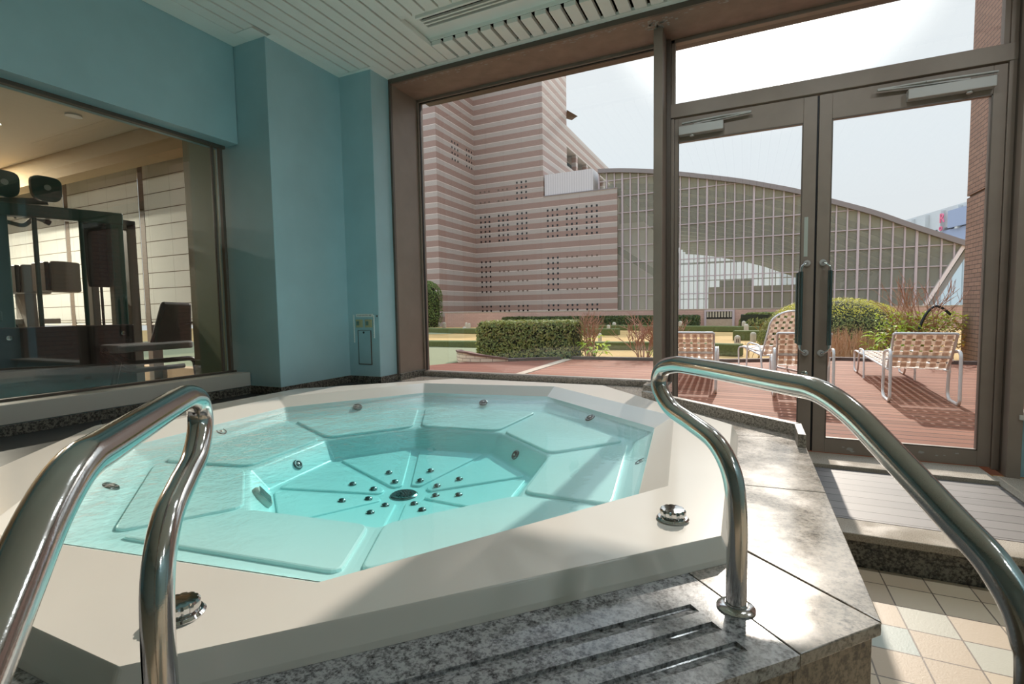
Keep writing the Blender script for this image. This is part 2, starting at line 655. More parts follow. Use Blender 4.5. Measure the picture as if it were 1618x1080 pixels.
def mat_shade():
    t = NT('white roman blind cloth')
    t.t.nodes.remove(t.b)
    s = t.n('ShaderNodeSeparateXYZ')
    t.l(t.pos(), s.inputs[0])
    f = t.math('FRACT', t.math('DIVIDE', s.outputs[2], .19))
    g = t.math('LESS_THAN', f, .05)
    v = t.math('LESS_THAN', t.math('FRACT', t.math('DIVIDE', t.math('ADD', s.outputs[0], 60.3), .44)), .012)
    gg = t.math('MAXIMUM', g, t.math('MULTIPLY', v, .5))
    c = t.mix(gg, rgb(206, 207, 202), rgb(132, 124, 114))
    d = t.n('ShaderNodeBsdfDiffuse')
    tl = t.n('ShaderNodeBsdfTranslucent')
    t.l(c, d.inputs[0])
    t.l(c, tl.inputs[0])
    mx = t.n('ShaderNodeMixShader')
    mx.inputs[0].default_value = .5
    t.l(d.outputs[0], mx.inputs[1])
    t.l(tl.outputs[0], mx.inputs[2])
    t.l(mx.outputs[0], t.out.inputs[0])
    return t.m


M['shade'] = mat_shade()


def mat_emit(name, c, e):
    t = NT(name)
    t.set(Base_Color=rgb(*c))
    t.b.inputs['Emission Color'].default_value = rgb(*c)
    t.b.inputs['Emission Strength'].default_value = e
    return t.m


M['lampglow'] = mat_emit('lit lamp lens', (255, 214, 160), 2)


def leafy(name, cols, rough=.55, trans=.35):
    """Leaf blades: colour varies blade by blade; light passes through."""
    t = NT(name)
    g = t.n('ShaderNodeNewGeometry')
    c = t.ramp(g.outputs['Random Per Island'], [(i/(len(cols)-1), rgb(*k)) for i, k in enumerate(cols)])
    t.l(c, t.b.inputs['Base Color'])
    t.set(Roughness=rough)
    tl = t.n('ShaderNodeBsdfTranslucent')
    t.l(c, tl.inputs[0])
    mx = t.n('ShaderNodeMixShader')
    mx.inputs[0].default_value = trans
    t.l(t.b.outputs[0], mx.inputs[1])
    t.l(tl.outputs[0], mx.inputs[2])
    t.l(mx.outputs[0], t.out.inputs[0])
    return t.m


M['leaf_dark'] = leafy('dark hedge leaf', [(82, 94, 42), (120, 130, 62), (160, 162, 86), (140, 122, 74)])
M['leaf_sun_tint'] = leafy('sun-tinted olive leaf', [(156, 150, 36), (198, 188, 52), (216, 202, 78)])  # yellower: sunlight on the dome's top is painted into these leaves
M['leaf_bright'] = leafy('bright yellow green leaf', [(150, 180, 50), (196, 212, 76)])
M['leaf_rust'] = leafy('rusty leaf', [(150, 104, 52), (170, 128, 64), (140, 150, 60)])
M['leaf_conifer'] = leafy('conifer needles', [(72, 94, 36), (104, 124, 52), (130, 140, 62)])
M['leaf_far'] = leafy('far hedge leaf', [(50, 64, 28), (72, 88, 38), (104, 112, 50)])

def mat_strap():
    t = NT('beige vinyl strap')
    t.set(Base_Color=rgb(238, 226, 213), Roughness=.5)
    tl = t.n('ShaderNodeBsdfTranslucent')
    tl.inputs[0].default_value = rgb(250, 238, 226)
    mx = t.n('ShaderNodeMixShader')
    mx.inputs[0].default_value = .42
    t.l(t.b.outputs[0], mx.inputs[1])
    t.l(tl.outputs[0], mx.inputs[2])
    t.l(mx.outputs[0], t.out.inputs[0])
    return t.m


M['strap'] = mat_strap()

# ------------------------------------------------------------------ room constants
ZT = -.16       # tile floor
ZP = .406       # granite platform
ZR = .46        # tub rim
ZC = 2.924      # ceiling
YI = 3.448      # inner edge of the window reveal
YG = 3.833      # glass plane
XW = -3.363     # gym wall
XR = 3.4        # right wall of the room
YB = -3.2       # back wall
NW = (-.707107, -.707107)


def sbox(name, m, *b, **k):
    mb = MB()
    for q in b:
        mb.box(*q)
    return struct(mb.build(name, m, **k))


# floor
sbox('floor', M['tiles'], (-3.6, YB-.1, ZT-.1, XR+.1, 2.60, ZT))
# walls
sbox('wall_back', M['room_wall'], (-3.6, YB-.1, ZT, XR+.1, YB, 3.1))
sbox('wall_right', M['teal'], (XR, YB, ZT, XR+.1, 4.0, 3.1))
# gym-side wall: soffit above the opening, and the lengths around it
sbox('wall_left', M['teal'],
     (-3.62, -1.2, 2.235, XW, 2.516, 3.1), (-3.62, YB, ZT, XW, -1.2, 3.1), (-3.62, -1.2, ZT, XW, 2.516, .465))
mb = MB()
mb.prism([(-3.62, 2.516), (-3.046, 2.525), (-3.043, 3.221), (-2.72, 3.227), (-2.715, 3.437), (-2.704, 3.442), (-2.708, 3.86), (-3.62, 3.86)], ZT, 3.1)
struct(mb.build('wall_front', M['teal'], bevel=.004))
# ceiling: slats over a dark void, flat border strips, sunk flat panel around the diffuser
mb = MB()
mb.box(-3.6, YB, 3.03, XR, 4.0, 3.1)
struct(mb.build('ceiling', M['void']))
mb = MB()
PITCH, GAP = .1015, .015
x = -3.2
while x < XR:
    x1 = x+PITCH-GAP
    y1 = 2.41 if x < -3.03 else (3.19 if x < -2.76 else 3.385)
    if x > -2.13:
        mb.box(x, YB, ZC, x1, 2.80, ZC+.03)
        mb.box(x-.008, 3.155, ZC, x1-.016, 3.385, ZC+.03)
    else:
        mb.box(x, YB, ZC, x1, y1, ZC+.03)
    x += PITCH
struct(mb.build('ceiling', M['slat'], bevel=.003))
mb = MB()
mb.box(-3.36, YB, ZC-.002, -3.202, 2.52, ZC+.02)
mb.box(-3.2, 2.412, ZC-.001, -3.03, 2.53, ZC+.02)
mb.box(-3.046, 2.53, ZC-.002, -2.98, 3.22, ZC+.02)
mb.box(-2.98, 3.192, ZC-.001, -2.67, 3.228, ZC+.02)
mb.box(-2.72, 3.228, ZC-.001, -2.665, 3.448, ZC+.02)
mb.box(-2.665, 3.387, ZC-.002, XR, 3.47, ZC+.02)
mb.box(-2.12, 2.802, ZC+.055, XR, 3.153, ZC+.07)
mb.box(-2.13, 3.15, ZC+.031, XR, 3.157, ZC+.07)
mb.box(-2.13, 2.79, ZC+.02, -2.12, 3.157, ZC+.07)
struct(mb.build('trim_1', M['slat']))
sbox('trim_2', M['trim'], (-2.665, 3.46, ZC-.028, XR, 3.5, ZC+.06))
# wall above the window opening
sbox('wall_front', M['bronze_dark'], (-2.69, 3.50, 2.9, XR, 4.0, 3.1))

# slot diffuser set into the sunk panel
t = thing('air_diffuser', 'long white slot air diffuser sunk into the slatted ceiling above the windows', 'air vent', (-1.2, 2.95, 2.97))
mb = MB()
y0, y1, xa, xb = 2.875, 3.02, -2.03, .35
mb.box(xa, y0, 2.955, xb, y0+.02, 2.985).box(xa, y1-.02, 2.955, xb, y1, 2.985).box(xa, y0+.02, 2.955, xa+.02, y1-.02, 2.985).box(xb-.02, y0+.02, 2.955, xb, y1-.02, 2.985)
mb.build('frame', M['slat'], t, bevel=.003)
MB().box(xa+.02, y0+.052, 2.957, xb-.02, y0+.066, 2.972).box(xa+.02, y0+.086, 2.957, xb-.02, y0+.1, 2.972).build('slat', M['slat'], t)
MB().box(xa+.02, y0+.02, 2.9735, xb-.02, y1-.02, 2.978).build('slot', M['void'], t)

# granite baseboards along the pillars and window
mb = MB()
B = .012
mb.prism([(-3.363, 2.516-.004), (-3.036, 2.516), (-3.033, 3.212), (-2.708, 3.218), (-2.703, 3.43), (-2.676, 3.44), (-2.68, 3.80), (-2.72, 3.82), (-3.3, 3.8)], ZP, .466)
struct(mb.build('baseboard_left', M['granite_dark'], bevel=.002))
mb = MB()
mb.box(-2.694, 3.78, ZP, -.64, 3.82, .448)
struct(mb.build('baseboard_front', M['granite'], bevel=.002))
mb = MB()
mb.box(-.625, 3.41, ZP, -.46, 3.55, .475)
mb.box(-.6, 3.55, ZP, -.46, 3.62, .475)
struct(mb.build('baseboard_front', M['granite'], bevel=.003))
sbox('baseboard_gym', M['granite_dark'], (XW, -1.2, ZP, XW+.012, 2.512, .462), bevel=.002)

# ------------------------------------------------------------------ platform around the tub
mb = MB()
diag = lambda c, n, a, b: None
base_poly = [(.225, 2.47), (.225, 1.10), (.083, .947), (-.86, .004), (XW, .004), (XW, 3.82), (-2.7, 3.82), (-.58, 3.82), (-.58, 3.20), (.2, 2.53)]
# the tub sinks into it: four straight walls only, so the basin stays free
def wallstrip(mb, pts, th, z0, z1):
    for a, b in zip(pts[:-1], pts[1:]):
        a, b = Vector((*a, 0)), Vector((*b, 0))
        n = (b-a).normalized()
        n = Vector((-n.y, n.x, 0))*th
        mb.prism([(a.x, a.y), (b.x, b.y), (b.x+n.x, b.y+n.y), (a.x+n.x, a.y+n.y)], z0, z1)
mb = MB()
wallstrip(mb, [(-3.36, .004), (-.86, .004), (.083, .947), (.225, 1.10), (.225, 2.47), (.2, 2.53), (-.58, 3.2)], .1, ZT, ZP-.026)
struct(mb.build('platform_riser', M['granite_riser'], bevel=.002))


def slab(name, pts, m, top=ZP, g=.0016, th=.024):
    """One stone slab, shrunk by the joint."""
    c = Vector((sum(p[0] for p in pts)/len(pts), sum(p[1] for p in pts)/len(pts)))
    out = []
    n = len(pts)
    for i in range(n):
        a, b, d = Vector(pts[i-1]), Vector(pts[i]), Vector(pts[(i+1) % n])
        e1, e2 = (b-a).normalized(), (d-b).normalized()
        n1, n2 = Vector((-e1.y, e1.x)), Vector((-e2.y, e2.x))
        k = (n1+n2)
        k = k/max(.2, k.dot(n1)) if k.length > 1e-4 else n1
        out.append(b+k*g)
    return struct(MB().prism([(p.x, p.y) for p in out], top-th, top).build(name, m, bevel=.002))


# ring of slabs; inner edges tuck under the rim
J1 = ((-.06, 1.157), (.093, .937))
slab('platform_slab', [(.24, 1.094), (.24, 1.81), (-.10, 1.78), (-.10, 1.40)][::1], M['granite'])
slab('platform_slab', [(.24, 1.81), (.24, 2.545), (-.10, 2.455), (-.10, 1.78)], M['granite'])
slab('platform_slab', [(.24, 2.545), (-.57, 3.235), (-.50, 2.86), (-.10, 2.455)], M['granite'])
slab('platform_slab', [(-.57, 3.235), (-.57, 3.82), (-1.5, 3.82), (-1.5, 3.30), (-.95, 3.32), (-.50, 2.86)], M['granite'])
slab('platform_slab', [(-1.5, 3.82), (-2.69, 3.82), (-2.69, 3.42), (-2.0, 3.30), (-1.5, 3.30)], M['granite'])
slab('platform_slab', [(.093, .937), (.24, 1.094), (-.14, 1.43), (-.178, 1.208)], M['granite'])
slab('platform_slab', [(-2.70, 3.43), (-3.36, 3.43), (-3.36, 2.55), (-2.75, 2.45), (-2.05, 3.30)], M['slate'])
slab('platform_slab', [(-3.36, 2.55), (-3.36, 1.55), (-2.86, 1.35), (-2.86, 2.4)], M['slate'])
slab('platform_slab', [(-3.36, 1.55), (-3.36, .8), (-2.45, .82), (-2.86, 1.35)], M['slate'])
slab('platform_slab', [(-3.36, .8), (-3.36, -.01), (-2.0, -.01), (-2.0, .42), (-2.45, .82)], M['slate'])
slab('platform_slab', [(-2.0, -.01), (-.853, -.0), (-.853, .46), (-2.0, .46)], M['granite_tread'])

# grooved tread along the front edge: flat end, then a length cut with three anti-slip grooves
d2 = Vector((-.7071, -.7071))         # along the edge, towards the left
n2 = Vector((-.7071, .7071))          # from the edge in towards the tub
e0 = Vector((.093, .937))
W = .37
def tp(a, n, z):
    p = e0+d2*a+n2*n
    return (p.x, p.y, z)
gro = [.047, .104, .163]              # front lip of each groove, from the edge
mb = MB()
A0, A1, A2 = .002, .075, 1.34
prof_flat = [(0.0, ZP), (W, ZP), (W, ZP-.024), (0, ZP-.024)]
mb.sweep([tp(A0, n, z) for n, z in prof_flat], d2.to_3d()*(A1-A0))
grooves = [(.035, .06, .095), (.095, .06, .155), (.155, .06, .20)]
prof = [(0.0, ZP)]
for lip, _, dp in ((.040, 0, .066), (.100, 0, .126), (.160, 0, .186)):
    prof += [(lip, ZP), (dp-.003, ZP-.008), (dp, ZP-.007), (dp+.001, ZP)]
prof += [(W, ZP), (W, ZP-.024), (0, ZP-.024)]
mb.sweep([tp(A1, n, z) for n, z in prof], d2.to_3d()*(A2-A1))
struct(mb.build('platform_tread', M['granite_tread']))
# stone upstand along the window side of the platform, with a short return
mb = MB()
u0, u1, u2 = Vector((-.60, 3.235)), Vector((.208, 2.555)), Vector((.232, 2.43))
th = Vector((.028, .034))
mb.prism([(u0.x, u0.y), (u1.x, u1.y), (u1.x+.022, u1.y+.03), (u0.x+th.x, u0.y+th.y)], ZP-.02, .462)
mb.prism([(.208, 2.555), (.206, 2.36), (.236, 2.352), (.238, 2.58)], ZP-.02, .462)
struct(mb.build('platform_upstand', granite('grey speckled upstand', (176, 170, 160), (120, 115, 108), (62, 59, 55), .35, 110, .1), bevel=.002))

# ------------------------------------------------------------------ lower landing by the doors
sbox('landing_boards', M['wood'], (.23, 2.712, -.04, 1.262, 3.522, 0.0))
mb = MB()
mb.box(.23, 2.54, -.034, 2.6, 2.71, 0.0)
mb.prism([(1.264, 2.712), (3.3, 2.712), (3.3, 3.7), (1.30, 3.7), (1.27, 3.53)], -.034, 0.004)
struct(mb.build('landing_edge', M['granite_flamed'], bevel=.004))
sbox('landing_threshold', M['granite_flamed'], (.23, 3.527, -.04, 1.27, 3.80, .022), bevel=.003)
sbox('landing_riser', M['granite_dark'], (.2, 2.57, -.165, 3.3, 2.6, -.034))
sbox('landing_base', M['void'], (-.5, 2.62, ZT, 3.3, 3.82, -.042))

# ------------------------------------------------------------------ whirlpool tub
TC = Vector((-1.476, 1.89))
ROT = math.radians(-59.5)
OUT = [(-.87, .402), (-.045, 1.237), (-.048, 2.448), (-.9, 3.404), (-2.082, 3.378), (-2.907, 2.543), (-2.92, 1.324), (-2.052, .376)]
INA = [-59.3, -15.7, 29.5, 78.5, 120.7, 164.3, 209.5, 258.5]
INR = [1.38, 1.32, 1.335, 1.385]*2
INN = [(TC.x+r*math.cos(math.radians(a)), TC.y+r*math.sin(math.radians(a))) for a, r in zip(INA, INR)]


def octa(R, z):
    return [(TC.x+R*math.cos(ROT+k*PI/4), TC.y+R*math.sin(ROT+k*PI/4), z) for k in range(8)]


def grow(poly, d):
    out = []
    n = len(poly)
    for i in range(n):
        a, b, c = Vector(poly[i-1]), Vector(poly[i]), Vector(poly[(i+1) % n])
        e1, e2 = (b-a).normalized(), (c-b).normalized()
        n1, n2_ = Vector((e1.y, -e1.x)), Vector((e2.y, -e2.x))
        k = n1+n2_
        out.append(b+k/k.dot(n1)*d)
    return [(p.x, p.y) for p in out]


def loft(rings, cap=False):
    mb = MB()
    vs = [p for r in rings for p in r]
    n = len(rings[0])
    fs = [(i*n+k, i*n+(k+1) % n, (i+1)*n+(k+1) % n, (i+1)*n+k) for i in range(len(rings)-1) for k in range(n)]
    if cap:
        fs.append(tuple((len(rings)-1)*n+k for k in range(n)))
    return mb.add(vs, fs)


WL = .402           # water level
def waterline(off, h):
    return [(TC.x+(r_-.10+off)*math.cos(math.radians(a)), TC.y+(r_-.10+off)*math.sin(math.radians(a)), h) for a, r_ in zip(INA, INR)]


BO, BI, FE, FC = (1.131, .326), (.70, .277), (.622, .172), (.12, .117)
tub = thing('whirlpool_tub', 'large octagonal cream white whirlpool tub set in the granite platform', 'whirlpool tub', (TC.x, TC.y, ZP))
z = lambda poly, h: [(p[0], p[1], h) for p in poly]
mb = loft([z(grow(OUT, .026), ZP+.0005), z(grow(OUT, .022), ZP+.012), z(OUT, ZR), z(INN, ZR), waterline(0, WL-.002)])
mb.build('rim', M['acrylic'], tub, bevel=.007, seg=3, bang=15)
mb = loft([waterline(.001, WL+.001), waterline(-.014, WL-.022), octa(*BO), octa(BI[0]+.012, BI[1]+.001), octa(BI[0], BI[1]-.010), octa(*FE), octa(*FC)], True)
basin = mb.build('basin', M['acrylic_in'], tub, bevel=.012, seg=3, bang=12)
# raised seat pads, one on each side of the octagon
for k in range(8):
    a0, a1 = ROT+k*PI/4, ROT+(k+1)*PI/4
    def pt(R, a, s):
        p = TC+Vector((math.cos(a), math.sin(a)))*R
        return p
    q = [pt(.725, a0, 0), pt(1.112, a0, 0), pt(1.112, a1, 0), pt(.725, a1, 0)]
    mid = Vector((math.cos((a0+a1)/2), math.sin((a0+a1)/2)))
    sd = Vector((-mid.y, mid.x))
    for i, s in ((0, 1), (1, 1), (2, -1), (3, -1)):
        q[i] = q[i]+sd*s*.026
    rp = round_poly(q, .05, 4)
    c8 = math.cos(PI/8)
    pts = []
    for p in rp:
        rho = (p-TC).dot(mid)/c8
        tt = (rho-BI[0])/(BO[0]-BI[0])
        pts.append((p.x, p.y, BI[1]+(BO[1]-BI[1])*tt+.011))
    MB().prism(pts, .262, 0).build('seat_pad', M['acrylic_in'], tub, bevel=.007, seg=2)
    # foot-well pad
    q = [TC+mid*.20+sd*.0, pt(.60, a0, 0)+sd*.018, pt(.60, a1, 0)-sd*.018]
    q = [TC+mid*.115-sd*.025, TC+mid*.555-sd*.205, TC+mid*.555+sd*.205, TC+mid*.115+sd*.025]
    rp = round_poly(q, .028, 4)
    pts = []
    for p in rp:
        rho = (p-TC).dot(mid)/c8
        tt = (rho-FC[0])/(FE[0]-FC[0])
        pts.append((p.x, p.y, FC[1]+(FE[1]-FC[1])*tt+.008))
    MB().prism(pts, .10, 0).build('foot_pad', M['acrylic_in'], tub, bevel=.006, seg=2)
    # a pair of bubbler studs on each foot pad
    for rho in (.168, .286):
        c = TC+mid*rho
        zz = FC[1]+(FE[1]-FC[1])*((rho/c8-FC[0])/(FE[0]-FC[0]))+.007
        MB().lathe([(.0185, 0), (.019, .004), (.015, .010), (.007, .0135)], (c.x, c.y, zz), 16).build('bubbler_stud', M['jet'], tub, smooth=40)
    # water jets: one on every back wall, one on three foot-well walls
    def jet(c, nrm, r=.030):
        j = MB().lathe([(r, -.004), (r, .003), (r*.86, .007), (r*.66, .007), (r*.6, .002)], c, 24, nrm).build('water_jet', M['jet'], tub, smooth=40)
        MB().lathe([(r*.6, .001), (r*.6, .0035)], c, 16, nrm).build('jet_opening', M['jet_dark'], j)
        MB().lathe([(r*.26, .003), (r*.30, .007), (r*.1, .009)], Vector(c)+Vector(nrm)*.001, 12, nrm).build('jet_nozzle', M['steel_matt'], j, smooth=40)
    wn = Vector((-mid.x*.63, -mid.y*.63, .78)).normalized()
    wn = Vector((-mid.x*.66, -mid.y*.66, .75)).normalized()
    wallz = .360
    rr = 1.131+(1.241-1.131)*((wallz-.326)/(.380-.326))
    c = TC+mid*(rr*c8)
    e = Vector((mid.x*(1.241-1.131)*c8, mid.y*(1.241-1.131)*c8, .054)).normalized()
    nn = e.cross(Vector((sd.x, sd.y, 0)))
    if nn.z < 0:
        nn = -nn
    if k not in (0, 7):
        c = c+Vector((nn.x, nn.y))*.004
        jet((c.x, c.y, wallz+.004), nn)
    e = Vector((mid.x*(.70-.622)*c8, mid.y*(.70-.622)*c8, .095)).normalized()
    nn = e.cross(Vector((sd.x, sd.y, 0)))
    if nn.z < 0:
        nn = -nn
    c = TC+mid*((.622+.70)/2*c8)
    if k in (2, 5):
        jet((c.x, c.y, .222), nn, .027)
    if k == 6:
        g = MB().lathe([(.052, -.004), (.052, .012), (.044, .022), (.0, .023)], (c.x, c.y, .222), 24, nn).build('suction_grille', M['white_ledge'], tub, smooth=40)
        gm = MB()
        for i in range(7):
            gm.bar(Vector((c.x, c.y, .222))+sd.to_3d()*(-.04+i*.0133)-e*.034+nn*.0225, Vector((c.x, c.y, .222))+sd.to_3d()*(-.04+i*.0133)+e*.034+nn*.0225, .004, .004, nn)
        gm.build('grille_slot', M['jet'], g)
dr = MB().lathe([(.066, -.004), (.066, .005), (.058, .010), (.045, .008)], (TC.x, TC.y, .117), 32).build('floor_drain', M['jet'], tub, smooth=40)
mb = MB()
for rr, n in ((.010, 4), (.022, 9), (.034, 14)):
    for i in range(n):
        a = 2*PI*i/n
        mb.lathe([(.0042, .0), (.0042, .0012)], (TC.x+rr*math.cos(a), TC.y+rr*math.sin(a), .1258), 8)
mb.build('drain_hole', M['jet_dark'], dr)


def air_knob(c, parent):
    k = MB().lathe([(.039, 0), (.040, .004), (.036, .008), (.027, .009)], c, 32).build('air_control', M['chrome'], parent, smooth=35)
    mb = MB()
    vs, n = [], 48
    prof = [(.027, .009), (.030, .012), (.032, .015), (.032, .024), (.029, .028), (.012, .029)]
    for r, h in prof:
        for i in range(n):
            a = 2*PI*i/n
            q = r*(1-.10*max(0, math.cos(a*12))*(1 if h > .012 and r > .02 else 0))
            vs.append((c[0]+q*math.cos(a), c[1]+q*math.sin(a), c[2]+h))
    fs = [(i*n+j, i*n+(j+1) % n, (i+1)*n+(j+1) % n, (i+1)*n+j) for i in range(len(prof)-1) for j in range(n)]
    fs += [tuple(range(n-1, -1, -1)), tuple((len(prof)-1)*n+j for j in range(n))]
    mb.add(vs, fs).build('dial', M['chrome'], k, smooth=30)


for px_, py_ in ((1063, 820), (286, 972)):
    p = at(px_, py_, 'Z', ZR)
    air_knob((p.x, p.y, ZR), tub)

mb = loft([waterline(-.001, WL), waterline(.003, WL-.004), waterline(-.008, WL-.026), octa(BO[0]+.006, BO[1]-.008), octa(BI[0]+.02, BI[1]-.010), octa(FE[0]+.008, FE[1]-.008), octa(FC[0], FC[1]-.012)], True)
mb.f.append(tuple(range(7, -1, -1)))
w = mb.build('pool_water', M['water'])
tag(w, 'clear turquoise water filling the octagonal whirlpool tub', 'water', None, 'stuff')

# ------------------------------------------------------------------ handrails
PROF = [(0, ZP-.002), (0, .50), (-.002, .60), (-.016, .672), (-.058, .722), (-.128, .747), (-.203, .769), (-.246, .812), (-.2365, .853), (-.19, .8695), (-.12, .872), (.10, .866), (.165, .862), (.218, .838), (.27, .797), (.35, .729), (.40, .684), (.432, .62), (.44, .5), (.44, ZT)]


def handrail(base, deg, label):
    dv = Vector((math.cos(math.radians(deg)), math.sin(math.radians(deg))))
    t = thing('handrail', label, 'handrail', (base[0], base[1], ZP), group='handrails at the tub steps')
    pts = [Vector((base[0]+dv.x*s, base[1]+dv.y*s, h)) for s, h in PROF]
    MB().tube(catmull(pts, 7), .0192, 20).build('rail_tube', M['steel'], t, smooth=50)
    MB().lathe([(.036, 0), (.036, .003), (.030, .007), (.021, .008), (.0205, .012)], (base[0], base[1], ZP), 32).build('base_flange', M['steel'], t, smooth=35)
    f = Vector((base[0]+dv.x*.44, base[1]+dv.y*.44, ZT))
    MB().lathe([(.036, 0), (.036, .003), (.030, .007), (.021, .008), (.0205, .012)], f, 32).build('base_flange', M['steel'], t, smooth=35)


handrail((-.009, 1.038), -45, 'looped stainless steel handrail standing in front of the glass doors')
handrail((-.672, .355), -46.2, 'looped stainless steel handrail nearest the gym window')

# ------------------------------------------------------------------ window wall
def frame_box(name, parts, m, parent, bevel=.003):
    mb = MB()
    for b in parts:
        mb.box(*b)
    return mb.build(name, m, parent, bevel=bevel)


# reveal: left cheek and top
struct(MB().prism([(-2.71, YI), (-2.694, YI), (-2.694, YG+.06), (-2.71, YG+.06)], .44, 2.9).build('trim_3', M['bronze']))
struct(MB().box(-2.694, YI-.008, 2.888, 1.42, YG+.06, 2.905).build('trim_4', M['bronze_worn']))
struct(MB().box(-2.712, YI-.016, .448, -2.692, YI+.006, 2.905).box(-2.712, YI-.016, 2.886, 1.42, YI+.004, 2.93).build('trim_5', M['bronze_dark']))
sbox('wall_front', M['bronze_dark'], (-2.72, 3.8, -.3, -.48, 3.95, .40))
# picture window
w1 = struct(thing('window_1', None, None, (-1.6, YG, .44)))
frame_box('window_frame', [(-2.694, YG-.03, .44, -2.680, YG+.03, 2.9), (-2.694, YG-.03, 2.865, -.62, YG+.03, 2.9), (-2.694, YG-.03, .436, -.62, YG+.03, .452)], M['bronze'], w1)
frame_box('gasket', [(-2.680, YG-.012, .452, -2.674, YG+.012, 2.865), (-2.680, YG-.012, 2.858, -.62, YG+.012, 2.866)], M['gasket'], w1)
frame_box('pane', [(-2.678, YG-.004, .45, -.60, YG+.004, 2.868)], M['pane'], w1, 0)
# main mullion
mb = MB().box(-.588, 3.60, ZP, -.528, YG+.03, 2.888)
struct(mb.build('trim_6', M['bronze'], bevel=.003))
frame_box('trim_7', [(-.528, YG-.05, .02, -.498, YG+.04, 2.888)], M['bronze_dark'], None)
bpy.data.objects['trim_7']['kind'] = 'structure'
mb = MB().box(-.498, YG-.035, .012, -.476, YG+.035, 2.34).box(1.325, YG-.035, .012, 1.36, YG+.035, 2.888).box(-.528, YG-.04, 2.345, 1.36, YG+.04, 2.44)
struct(mb.build('trim_8', M['bronze'], bevel=.003))
sbox('trim_9', M['bronze_dark'], (1.36, YG-.08, .0, 1.385, YG+.04, 2.9))
# transom window above the doors
w2 = struct(thing('window_2', None, None, (.4, YG, 2.44)))
frame_box('window_frame', [(-.498, YG-.025, 2.435, -.472, YG+.025, 2.888), (1.30, YG-.025, 2.435, 1.325, YG+.025, 2.888), (-.498, YG-.025, 2.862, 1.325, YG+.025, 2.888)], M['bronze'], w2)
frame_box('pane', [(-.48, YG-.004, 2.43, 1.31, YG+.004, 2.87)], M['pane'], w2, 0)

# glass doors
ZD0, ZD1 = .024, 2.34
def door(name, x0, x1, gx0, gx1, hinge_left):
    d = struct(thing(name, None, None, ((x0+x1)/2, YG, ZD0)))
    yf, yb = YG-.028, YG+.028
    MB().box(x0, yf, ZD0, gx0, yb, 2.336).build('door_stile', M['bronze'], d, bevel=.002)
    MB().box(gx1, yf, ZD0, x1, yb, 2.336).build('door_stile', M['bronze'], d, bevel=.002)
    MB().box(gx0, yf, 2.178, gx1, yb, 2.336).build('top_rail', M['bronze'], d, bevel=.002)
    MB().box(gx0, yf, ZD0, gx1, yb, .118).build('bottom_rail', M['bronze'], d, bevel=.002)
    MB().box(gx0-.01, YG-.004, .11, gx1+.01, YG+.004, 2.19).build('pane', M['pane'], d)
    g = .006
    MB().box(gx0, yf-.001, .118, gx0+g, yf+.01, 2.178).box(gx1-g, yf-.001, .118, gx1, yf+.01, 2.178).box(gx0, yf-.001, .118, gx1, yf+.01, .118+g).box(gx0, yf-.001, 2.178-g, gx1, yf+.01, 2.178).build('glazing_bead', M['bronze_dark'], d)
    # closer: body on the leaf, folding arm to the frame
    c0 = -.44 if hinge_left else .86
    ln = .29 if hinge_left else .40
    cl = MB().box(c0, yf-.055, 2.205, c0+ln, yf, 2.265).build('door_closer', M['closer'], d, bevel=.004)
    pv = c0+ln*(.3 if hinge_left else .72)
    MB().lathe([(.014, 0), (.016, -.012), (.008, -.016)], (pv, yf-.028, 2.205), 16).build('closer_spindle', M['closer'], cl, smooth=40)
    if hinge_left:
        a, b, c = (c0+.10, yf-.03, 2.292), (c0+.44, yf-.05, 2.292), (c0-.03, yf-.015, 2.288)
        pth = [(c0+.46, yf-.035, 2.294), (c0+.28, yf-.05, 2.290), (c0+.02, yf-.03, 2.288)]
        pth2 = [(c0+.10, yf-.028, 2.272), (c0+.46, yf-.04, 2.288)]
    else:
        pth = [(c0-.15, yf-.035, 2.294), (c0+.08, yf-.05, 2.290), (c0+.41, yf-.03, 2.288)]
        pth2 = [(pv, yf-.028, 2.272), (c0-.15, yf-.04, 2.288)]
    mb = MB()
    for u, v in ((pth[0], pth[1]), (pth[1], pth[2]), pth2):
        mb.bar(u, v, .022, .009)
    mb.build('closer_arm', M['closer'], cl, bevel=.002)
    # pull handle
    s = -1 if hinge_left else 1
    hx = gx1 if hinge_left else gx0
    ax = at(1275 if hinge_left else 1300, 416, 'Y', yf).x
    zt, zb = at(1275, 416, 'Y', yf).z, at(1270, 557, 'Y', yf).z
    gxx = at(1264.5 if hinge_left else 1310.5, 480, 'Y', yf-.04).x
    h = MB().lathe([(.021, 0), (.021, .012), (.017, .018)], (ax, yf, zt), 20, (0, -1, 0)).lathe([(.021, 0), (.021, .012), (.017, .018)], (ax, yf, zb), 20, (0, -1, 0)).build('pull_handle', M['closer'], d, smooth=40)
    MB().tube(fillet([(ax, yf-.01, zt), (ax, yf-.042, zt), (gxx, yf-.05, zt-.02), (gxx, yf-.05, zt-.07)], .02), .007, 10).tube(fillet([(ax, yf-.01, zb), (ax, yf-.042, zb), (gxx, yf-.05, zb+.02), (gxx, yf-.05, zb+.07)], .02), .007, 10).build('handle_neck', M['chrome'], h, smooth=40)
    MB().tube([(gxx, yf-.05, zt-.055), (gxx, yf-.05, zb+.055)], .0135, 16).build('handle_grip', M['handle_green'], h, smooth=40)
    ob = MB().tube([(gxx+s*.004, yb+.05, zt-.055), (gxx+s*.004, yb+.05, zb+.055)], .0135, 16).tube([(ax, yb, zt), (ax, yb+.05, zt), (gxx+s*.004, yb+.05, zt-.06)], .007, 8).tube([(ax, yb, zb), (ax, yb+.05, zb), (gxx+s*.004, yb+.05, zb+.06)], .007, 8)
    ob.build('outer_handle', M['handle_green'], h, smooth=40)
    return d


